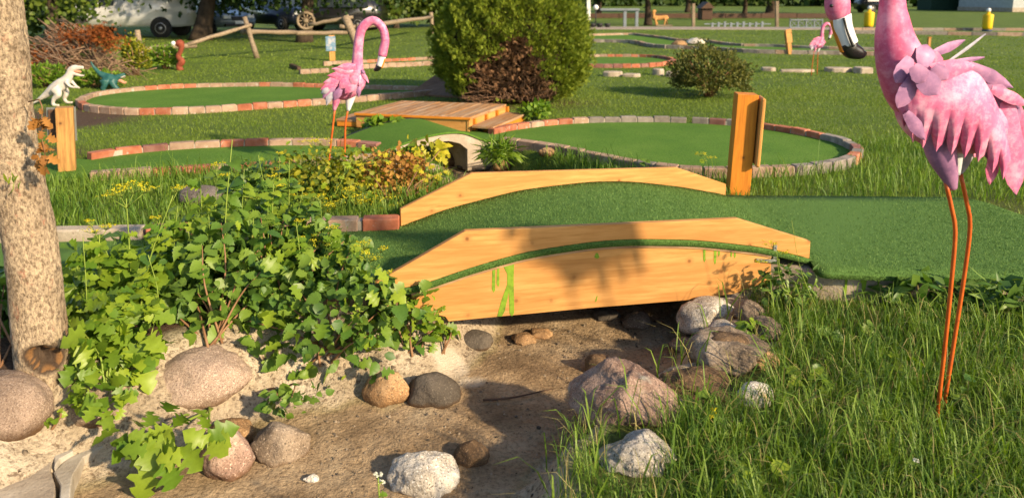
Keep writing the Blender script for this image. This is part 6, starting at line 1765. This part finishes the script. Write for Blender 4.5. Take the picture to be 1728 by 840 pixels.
bg_tree('second shade tree whose trunk carries the wagon wheel', b2, .28, 4, (b2.x + .3, b2.y + .6, 4.6), (3.6, 3.0, 3.3), 13000, 'tree_leaf', .2, lowz=1.4, clumps=80)
b3 = V(85, 60, 21); b3.z = 0
bg_tree('leafy tree at the upper left corner above the brush pile', b3, .2, 3, (b3.x + .2, b3.y, 3.9), (2.3, 1.8, 2.9), 9000, 'tree_leaf_light', .15, lowz=1.2, clumps=70)
for i, (x, Yd, r_, h_, lab) in enumerate(((668, 38, 2.6, 3.4, 'light green bushy tree beyond the fence right of the lowered flamingo'), (735, 40, 2.4, 3.2, 'light green bushy tree behind the left flank of the cedar'), (20, 27, 2.4, 3.6, 'dark tree at the far upper left behind the trunk'))):
    q = V(x, 40, Yd); q.z = 0
    bg_tree(lab, q, .16, 2, (q.x, Yd, h_ * .62), (r_, r_ * .8, h_ * .52), 4500, 'tree_leaf_light' if i < 2 else 'tree_leaf', .26, lowz=.35, clumps=46)
for i, (x, Yd, r_, h_, tr2, lab, ln) in enumerate(((1094, 42, 3.2, 5.4, .22, 'dark forked tree beside the white posts in the far field', (-.3, 0)), (1299, 56, 3.6, 6.4, .42, 'thick trunked tree in the far field near the weathered post', (0, 0)), (1256, 62, 3.0, 6.0, .22, 'slim dark tree in the far field left of the thick trunked one', (0, 0)), (1010, 60, 3.4, 4.6, .25, 'bushy tree behind the right shoulder of the cedar', (0, 0)), (1420, 70, 4, 7, .3, 'far tree behind the head of the big flamingo', (0, 0)), (1160, 75, 4, 6.5, .3, 'far tree behind the dark brown hut', (0, 0)))):
    q = V(x, 30, Yd); q.z = 0
    bg_tree(lab, q, tr2, 3, (q.x, Yd, h_ * .72), (r_, r_ * .8, h_ * .42), 2600, 'tree_far', .42, lowz=1.4 if i else 1.25, clumps=40, lean=ln)
# far wood closing the field
n_ = 26000
X_ = rng.uniform(-150, 150, n_)
Yw = 118 + 10 * np.sin(X_ * .05) + rng.normal(0, 3, n_)
Hh = 6 + 2.2 * np.sin(X_ * .31) + 1.6 * np.sin(X_ * .83 + 1)
P_ = np.stack([X_, Yw, rng.uniform(0, 1, n_) * Hh], -1)
v, f, tt = instanced(P_, rng.normal(0, .6, (n_, 3)), rng.normal(0, .6, (n_, 3)) + np.array([0, -.8, .5]), rng.uniform(.6, 1.5, n_), *LEAF6)
tag(obj('far_wood', bulk('far_wood', v, f, M_['tree_far'], tt)), 'far dark green wood along the top of the field', 'wood', kind='stuff')

# ================================================================ things in the far field
def P0(x, y): return G(x, y, 0)
def field_post(label, x, yb, yt, w_, matn, name='field_post', cat='post', lean=0.0):
    b = P0(x, yb); t = V(x + lean, yt, b.y); r_ = w_ * mpp(b) / 2
    th_ = thing(name, label, cat, tuple(b))
    M = Matrix.Translation(b)
    box('shaft', (-.1, t.z, -r_, r_, -r_, r_), M_[matn], th_, M @ Matrix.Rotation(math.atan2(t.x - b.x, t.z), 4, 'Y') @ RX, r_ * .15)
    box('cap', (-r_ * 1.15, r_ * 1.15, -r_ * 1.15, r_ * 1.15, t.z + .002, t.z + .05), M_[matn], th_, M @ Matrix.Translation((t.x - b.x, 0, 0)), .01)
    return th_
M_['paleblue'] = plain('pale_blue_grey_paint', (.16, .19, .21), .6)
M_['gravel'] = mat('pale_gravel', [(.24, .20, .17), (.36, .31, .27)], 8, .95, .6, 40, .02, .1)
field_post('weathered grey post in the far field beside the brown hut', 1170, 45, 8, 5, 'greywood')
field_post('weathered brown post in the far field right of the thick tree', 1311, 46, 4, 5, 'greywood')
fr2 = thing('bar_stand', 'pale blue two legged bar frame in the far field', 'frame', tuple(P0(1064, 46)))
b = P0(1064, 46); k = mpp(b)
for dx in (-10, 10):
    box('leg', (-.04 * 2, .04 * 2, -.08, .08, 0, 27 * k), M_['paleblue'], fr2, Matrix.Translation(b + Vector((dx * k, 0, 0))), .01)
box('top_board', (-52 * k, 14 * k, -.14, .14, 27.1 * k, 31 * k), M_['paleblue'], fr2, Matrix.Translation(b), .02)
field_post('pale white post right behind the cedar in the far field', 993, 34, 0, 6, 'white')
lm = thing('globe_lamp', 'white globe on a thin stand right of the cedar in the far field', 'lamp', tuple(P0(1005, 46)))
b = P0(1005, 46); zt_ = V(1005, 13, b.y).z
tube('stand', [b, Vector((b.x, b.y, zt_))], .03, M_['darkplastic'], lm, 8)
bm = bmesh.new(); bmesh.ops.create_uvsphere(bm, u_segments=16, v_segments=10, radius=4.5 * mpp(b)); me = bpy.data.meshes.new('globe'); bm.to_mesh(me); bm.free(); me.materials.append(M_['white'])
obj('globe', me, lm, Matrix.Translation((b.x, b.y, zt_)))
for i, x in enumerate((1000, 1012, 1025)):
    b = P0(x, 47); k = mpp(b)
    v, f = lathe_vf([(3.5 * k, 0), (5 * k, 5 * k), (5.4 * k, 7 * k), (4.6 * k, 7 * k), (4.2 * k, 6 * k)], 16)
    o = part('flower_tub', v, f, M_['darkplastic'], None, Matrix.Translation(b), True)
    tag(o, ('leftmost', 'middle', 'rightmost')[i] + ' of three low black tubs on the gravel strip right of the cedar', 'tub', 'black tubs in the far field')
hut = thing('small_hut', 'small dark brown roofed hut in the far field beside the weathered post', 'hut', tuple(P0(1193, 34)))
b = P0(1193, 34); k = mpp(b); Mh = Matrix.Translation(b)
box('wall', (-9 * k, 9 * k, 0, 1.2, 0, 19 * k), M_['brownply'], hut, Mh, .03)
prism('roof', [(-12 * k, 19.2 * k), (12 * k, 19.2 * k), (0, 30 * k)], -.2, 1.4, M_['brownply'], hut, Mh)
# wooden deer-like figure
M_['tanwood'] = mat('tan_carved_wood', [(.36, .17, .05), (.50, .27, .09)], 6, .7, .3)
Yq = P0(1118, 44).y
deer = thing('animal_figure', 'tan wooden four legged animal figure by the forked tree in the far field', 'statue', tuple(P0(1118, 44)))
lf = [planar(None, [(1101, 30, 3), (1106, 31, 4.2), (1116, 30.5, 3.8), (1124, 30, 4), (1127, 33, 2)], Yq, None, None, .7),
      planar(None, [(1104, 31, 2.6), (1103, 24, 2.4), (1103, 20, 3), (1107, 19, 2)], Yq, None, None, .8)]
for x0, x1, dy in ((1105, 1107, -.12), (1107, 1111, .12), (1122, 1120, -.12), (1125, 1127, .12)):
    lf.append(planar(None, [(x0, 32, 2.2), ((x0 + x1) / 2, 38, 1.5), (x1, 44.5, 1.2)], Yq, None, None, .8, dy=dy))
remeshed('body', lf, M_['tanwood'], deer, .03)
box('base_board', (-.4, .5, -.25, .25, -.02, .05), M_['greywood'], deer, Matrix.Translation(P0(1118, 44)), .01)
# gravel strip, low dark timber border, picket and lattice fences
g0 = [P0(960, 49.5), P0(1420, 50.5), P0(1420, 47), P0(960, 45.5)]
struct(slab_poly('gravel_path', [(p.x, p.y) for p in g0], -.05, .02, M_['gravel']))
tb_ = thing('timber_border', 'long low dark timber border crossing the far field', 'border', tuple(P0(1150, 31)))
for i in range(7):
    a, b = P0(985 + 60 * i, 31), P0(985 + 60 * i + 59, 31)
    wall_strip('timber', [a, b], 0, .34 + .02 * (i % 2), .25, M_['brownply'], tb_)
pk = thing('picket_fence', 'row of short pale pickets in the far field', 'fence', tuple(P0(1235, 47)))
for i in range(9):
    b = P0(1202 + 10.5 * i, 46.5)
    box('picket', (-.06, .06, -.02, .02, 0, .24 + .03 * (i % 3)), M_['paleblue'], pk, Matrix.Translation(b), .01)
box('rail', (-1.6, 1.9, .025, .05, .14, .2), M_['paleblue'], pk, Matrix.Translation(P0(1240, 46.5)), .005)
lt = thing('lattice_fence', 'grey blue crossed lattice fence panel in the far field', 'fence', tuple(P0(1360, 48)))
b = P0(1360, 48); k = mpp(b); Ml = Matrix.Translation(b)
for xx in (-27, -13.5, 0, 13.5, 27):
    box('upright', (xx * k - .03, xx * k + .03, -.03, .03, 0, 15.5 * k), M_['paleblue'], lt, Ml, .005)
for zz_ in (1.5, 14):
    box('rail', (-27 * k, 27 * k, -.055, -.035, zz_ * k - .03, zz_ * k + .03), M_['paleblue'], lt, Ml, .005)
for xx in (-20, -6.7, 6.7, 20):
    for s in (-1, 1):
        v_, f_ = tube_vf([Vector((xx - 6 * s, 0, 2)) * k, Vector((xx + 6 * s, 0, 13.5)) * k], .02, 5)
        part('brace', v_, f_, M_['paleblue'], lt, Ml @ Matrix.Translation((0, .034 + .012 * s, 0)))
# yellow barrels with white knobs
M_['yellow'] = mat('yellow_barrel_plastic', [(.62, .38, .006), (.72, .46, .01)], 5, .45, .05)
M_['bluebase'] = plain('dark_blue_base', (.02, .035, .08), .6)
for x, yb, lab in ((1465, 50, 'yellow barrel with white knob between head and neck of the big flamingo'), (1665, 54, 'yellow barrel with white knob standing alone on the far right lane')):
    b = P0(x, yb); k = mpp(b)
    t = thing('yellow_barrel', lab, 'barrel', tuple(b), 'yellow barrels on the far lane')
    M = Matrix.Translation(b)
    for nm, prf, mm in (('base', [(7.5 * k, 0), (7.5 * k, 4 * k)], 'bluebase'), ('barrel', [(7 * k, 4.02 * k), (7.6 * k, 8 * k), (8.2 * k, 27 * k), (7.6 * k, 29 * k), (3 * k, 30 * k), (2.6 * k, 33 * k)], 'yellow'), ('knob', [(1.6 * k, 33.02 * k), (3.2 * k, 34.5 * k), (3.3 * k, 37 * k), (2 * k, 39.3 * k)], 'white')):
        v, f = lathe_vf(prf, 18)
        part(nm, v, f, M_[mm], t, M, True)
l5 = thing('putting_lane', 'far right lane with two pale kerbs and a yellow barrel', 'putting lane', tuple(P0(1600, 54)))
sheet_poly('turf', [P0(1400, 53), P0(1960, 58), P0(1960, 52), P0(1400, 48)], .02, M_['turf_far'], l5)
kerb(l5, [G(1420, 47, .14), G(1960, 49, .14)], ['tan_brick', 'tan_brick', 'grey_brick'], Lb=.9, Wb=.25, Hb=.2, name='kerb_stone', run=0)
kerb(l5, [G(1400, 51, .14), G(1960, 58, .14)], ['grey_brick', 'tan_brick'], Lb=.9, Wb=.25, Hb=.2, name='kerb_stone', run=0)
# house at the upper right corner
M_['siding'] = mat('pale_house_siding', [(.34, .36, .36), (.44, .46, .46)], 3, .8, .1)
M_['darkgreen'] = mat('dark_green_roof', [(.010, .032, .018), (.016, .045, .026)], 4, .8, .2)
hb = P0(1708, 21)
house = thing('house', 'pale walled house with dark green roof at the upper right corner', 'house', (hb.x, hb.y, 0), rotz=.1)
Mh = world_of(house)
box('wall', (0, 9, 0, 8, 0, 3.0), M_['siding'], house, Mh, .02)
box('foundation', (-.06, 9.06, -.06, 8.06, 0, .45), M_['concrete'], house, Mh, .02)
prism('roof', [(-.6, 3.02), (9.6, 3.02), (4.5, 6.0)], -.6, 8.6, M_['darkgreen'], house, Mh)
M_['trimorange'] = plain('orange_trim', (.5, .22, .06), .6)
for x in (1.4, 5.2):
    w_ = box('window', (x, x + 1.2, -.03, .02, .95, 2.2), M_['white'], house, Mh, .01)
    box('pane', (x + .1, x + 1.1, -.045, -.031, 1.05, 2.1), M_['glass'], w_, Mh, .005)
dr_ = box('door', (3.2, 4.15, -.05, .02, .46, 2.5), M_['trimorange'], house, Mh, .01)
box('handle', (4.0, 4.06, -.09, -.051, 1.4, 1.5), M_['galv'], dr_, Mh, .005)
sd_ = thing('shade_block', 'low dark green block standing in for shade left of the pale house at the upper right', 'shade block', tuple(P0(1640, 19)))  # dark block added where the lawn only lies in the house's shade
b = P0(1632, 18); Ms = Matrix.Translation(b)
box('wall', (-4.2, 4.0, 0, 3, 0, 2.0), M_['darkgreen'], sd_, Ms, .03)
prism('roof', [(-4.6, 2.02), (4.4, 2.02), (4.4, 2.3), (-4.6, 2.8)], -.3, 3.3, M_['darkgreen'], sd_, Ms)

# ================================================================ grass
def free(x, y):
    ok = np.ones(x.shape, bool)
    for poly in NOGRASS: ok &= ~inpoly(x, y, poly)
    return ok
def offrock(x, y, s=.85):
    ok = np.ones(x.shape, bool)
    for (cx_, cy_, rx_, ry_) in ROCKS: ok &= np.hypot((x - cx_) / (rx_ * s), (y - cy_) / (ry_ * s)) > 1
    return ok
def inview(x, y, m_=1.12): return np.abs(x) < (y * .70 * m_ + .25)
# tall grass on the right bank
n_ = 68000
x = rng.uniform(-.6, 3.3, n_); y = rng.uniform(1.35, 4.9, n_)
d, s, al = creek(x, y)
ok = (s > 0) & (d + .06 * rough2(x, y, 5) > .20 + .22 * sstep(2.9, 3.5, y)) & free(x, y) & (y < front_line(x) + .05) & inview(x, y, 1.25) & offrock(x, y) & offrock(x + .03, y + .13, .8)
ok &= rng.uniform(0, 1, n_) < np.clip((d - .12) * 3, .25, 1) * np.clip(1.15 + .55 * rough2(x, y, 2.5), .35, 1)
x, y, d = x[ok], y[ok], d[ok]
z = terrain(x, y)
H = rng.gamma(5, .026, len(x)) * np.clip(.6 + d * 1.0, .6, 1.15) * (1 + .3 * rough2(x, y, 3.0)) + .03
fl_y = front_line(x) - y
H = H * .72 * np.where(fl_y < .45, .62, 1.0) * (1 - .5 * np.exp(-((x - foot.x) ** 2 + (y - foot.y + .12) ** 2) / .03))
H = np.clip(H, .03, .27)
v, f, tt = blades_np(np.stack([x, y, z - .01], -1), H, rng.uniform(.0018, .005, len(x)), .75, seg=2, curl=1.0, tint=np.clip(.45 + .35 * rough2(x, y, 2.0) + rng.normal(0, .36, len(x)), 0, 1))
tag(obj('tall_grass', bulk('tall_grass', v, f, M_['grass'], tt)), 'unmown tall green grass on the right creek bank', 'grass', kind='stuff')
# a few long coarse blades bending over the creek
n_ = 900
x = rng.uniform(-.1, 2.9, n_); y = rng.uniform(1.5, 4.0, n_); d, s, al = creek(x, y)
ok = (s > 0) & (d > .16) & (y < front_line(x) - .2) & inview(x, y, 1.2) & offrock(x, y)
x, y = x[ok], y[ok]
v, f, tt = blades_np(np.stack([x, y, terrain(x, y)], -1), rng.uniform(.14, .27, len(x)), rng.uniform(.005, .010, len(x)), .9, seg=2, curl=1.2, tint=np.clip(rng.normal(.75, .2, len(x)), 0, 1))
tag(obj('coarse_grass', bulk('coarse_grass', v, f, M_['grass'], tt)), 'broad bent blades among the tall grass on the right bank', 'grass', kind='stuff')
M_['straw'] = leafmat('dry_straw_blade', (.26, .22, .075), (.42, .36, .14), .3, .6, .2)
n_ = 2600
x = rng.uniform(-.1, 3.2, n_); y = rng.uniform(1.5, 4.5, n_); d, s, al = creek(x, y)
ok = (s > 0) & (d > .25) & (y < front_line(x) - .05) & inview(x, y, 1.2) & offrock(x, y)
x, y = x[ok], y[ok]
v, f, tt = blades_np(np.stack([x, y, terrain(x, y)], -1), rng.uniform(.05, .22, len(x)), rng.uniform(.002, .005, len(x)), 1.1, seg=2, curl=1.0)
tag(obj('dry_grass', bulk('dry_grass', v, f, M_['straw'], tt)), 'scattered dry straw blades in the tall grass on the right bank', 'grass', kind='stuff')
# rough grass round the kerbs and the upper creek
n_ = 60000
x = rng.uniform(-5.6, 4.6, n_); y = rng.uniform(4.6, 9.2, n_)
d, s, al = creek(x, y)
nearkerb = (y > front_line(x) + 1.0) & (y < front_line(x) + 3.4)
ok = free(x, y) & inview(x, y) & (d > .06) & nearkerb & (rng.uniform(0, 1, n_) < np.where((d < .8) | (x < -.6), 1.0, .5))
x, y = x[ok], y[ok]
v, f, tt = blades_np(np.stack([x, y, terrain(x, y) - .005], -1), rng.gamma(5, .018, len(x)) * (1 + .4 * rough2(x, y, 3)) + .02, rng.uniform(.004, .008, len(x)), .7, seg=2, tint=np.clip(.4 + .4 * rough2(x, y, 2.0) + rng.normal(0, .25, len(x)), 0, 1))
tag(obj('rough_grass', bulk('rough_grass', v, f, M_['grass'], tt)), 'rough longer grass along the upper creek and behind the kerbs', 'grass', kind='stuff')
# mown lawn
Vs, Fs, Ts = [], [], []
off = 0
for (y0, y1, n_, h0, h1, w0, w1) in ((4.9, 8.5, 130000, .02, .05, .003, .007), (8.5, 13, 130000, .02, .045, .006, .011), (13, 20, 80000, .02, .045, .012, .022), (20, 36, 45000, .02, .05, .03, .05)):
    x = rng.uniform(-y1 * .8, y1 * .8, n_); y = rng.uniform(y0, y1, n_)
    d, s, al = creek(x, y)
    ok = inview(x, y) & free(x, y) & (d > .1) & (y > front_line(x) + .5)
    for (px, py, rx_, ry_) in ((75, 200, 1.0, 1.3), (150, 200, .6, .7)):
        q = G(px, py, 0)
        ok &= (np.hypot((x - q.x) / rx_, (y - q.y) / ry_) > 1) | (rng.uniform(0, 1, n_) < .12)
    ok &= rng.uniform(0, 1, n_) < np.clip(.75 + .5 * rough2(x, y, 1.6), .25, 1)
    x, y = x[ok], y[ok]
    v, f, tt = blades_np(np.stack([x, y, terrain(x, y) - .004], -1), rng.uniform(h0, h1, len(x)), rng.uniform(w0, w1, len(x)), .9, seg=1, tint=np.clip(.5 + .4 * rough2(x, y, .9) + rng.normal(0, .22, len(x)), 0, 1))
    Vs.append(v); Fs.append(f + off); Ts.append(tt); off += len(v)
tag(obj('lawn_grass', bulk('lawn_grass', np.concatenate(Vs), np.concatenate(Fs), M_['grass_mid'], np.concatenate(Ts))), 'short mown lawn grass between the putting greens', 'grass', kind='stuff')

# grit, bark bits and dead leaves lying in the creek bed
n_ = 9000
x = rng.uniform(-2.4, 1.6, n_); y = rng.uniform(1.6, 5.2, n_)
d, s, al = creek(x, y)
ok = (d < .35) & inview(x, y, 1.2) & (rng.uniform(0, 1, n_) < np.clip(.35 + .6 * rough2(x, y, 3.0) + .5 * (y > 4.0), .06, 1))
x, y = x[ok], y[ok]; m_ = len(x)
P_ = np.stack([x, y, terrain(x, y) + .001], -1)
TET = ([(-.5, -.4, -.2), (.5, -.4, -.2), (0, .6, -.2), (.1, 0, .45)], [(0, 1, 3), (1, 2, 3), (2, 0, 3)])
M_['litter'] = leafmat('grit_and_bark_bits', (.06, .038, .022), (.34, .27, .19), 0, .9, .1)
v, f, tt = instanced(P_, np.stack([rng.normal(0, 1, m_), rng.normal(0, 1, m_), rng.normal(0, .1, m_)], -1), np.stack([rng.normal(0, .15, m_), rng.normal(0, .15, m_), np.ones(m_)], -1), rng.gamma(2.2, .0045, m_) + .002, *TET, W=rng.uniform(.3, 1, m_))
tag(obj('creek_litter', bulk('creek_litter', v, f, M_['litter'], tt)), 'grit and bark bits scattered over the creek bed', 'grit', kind='stuff')
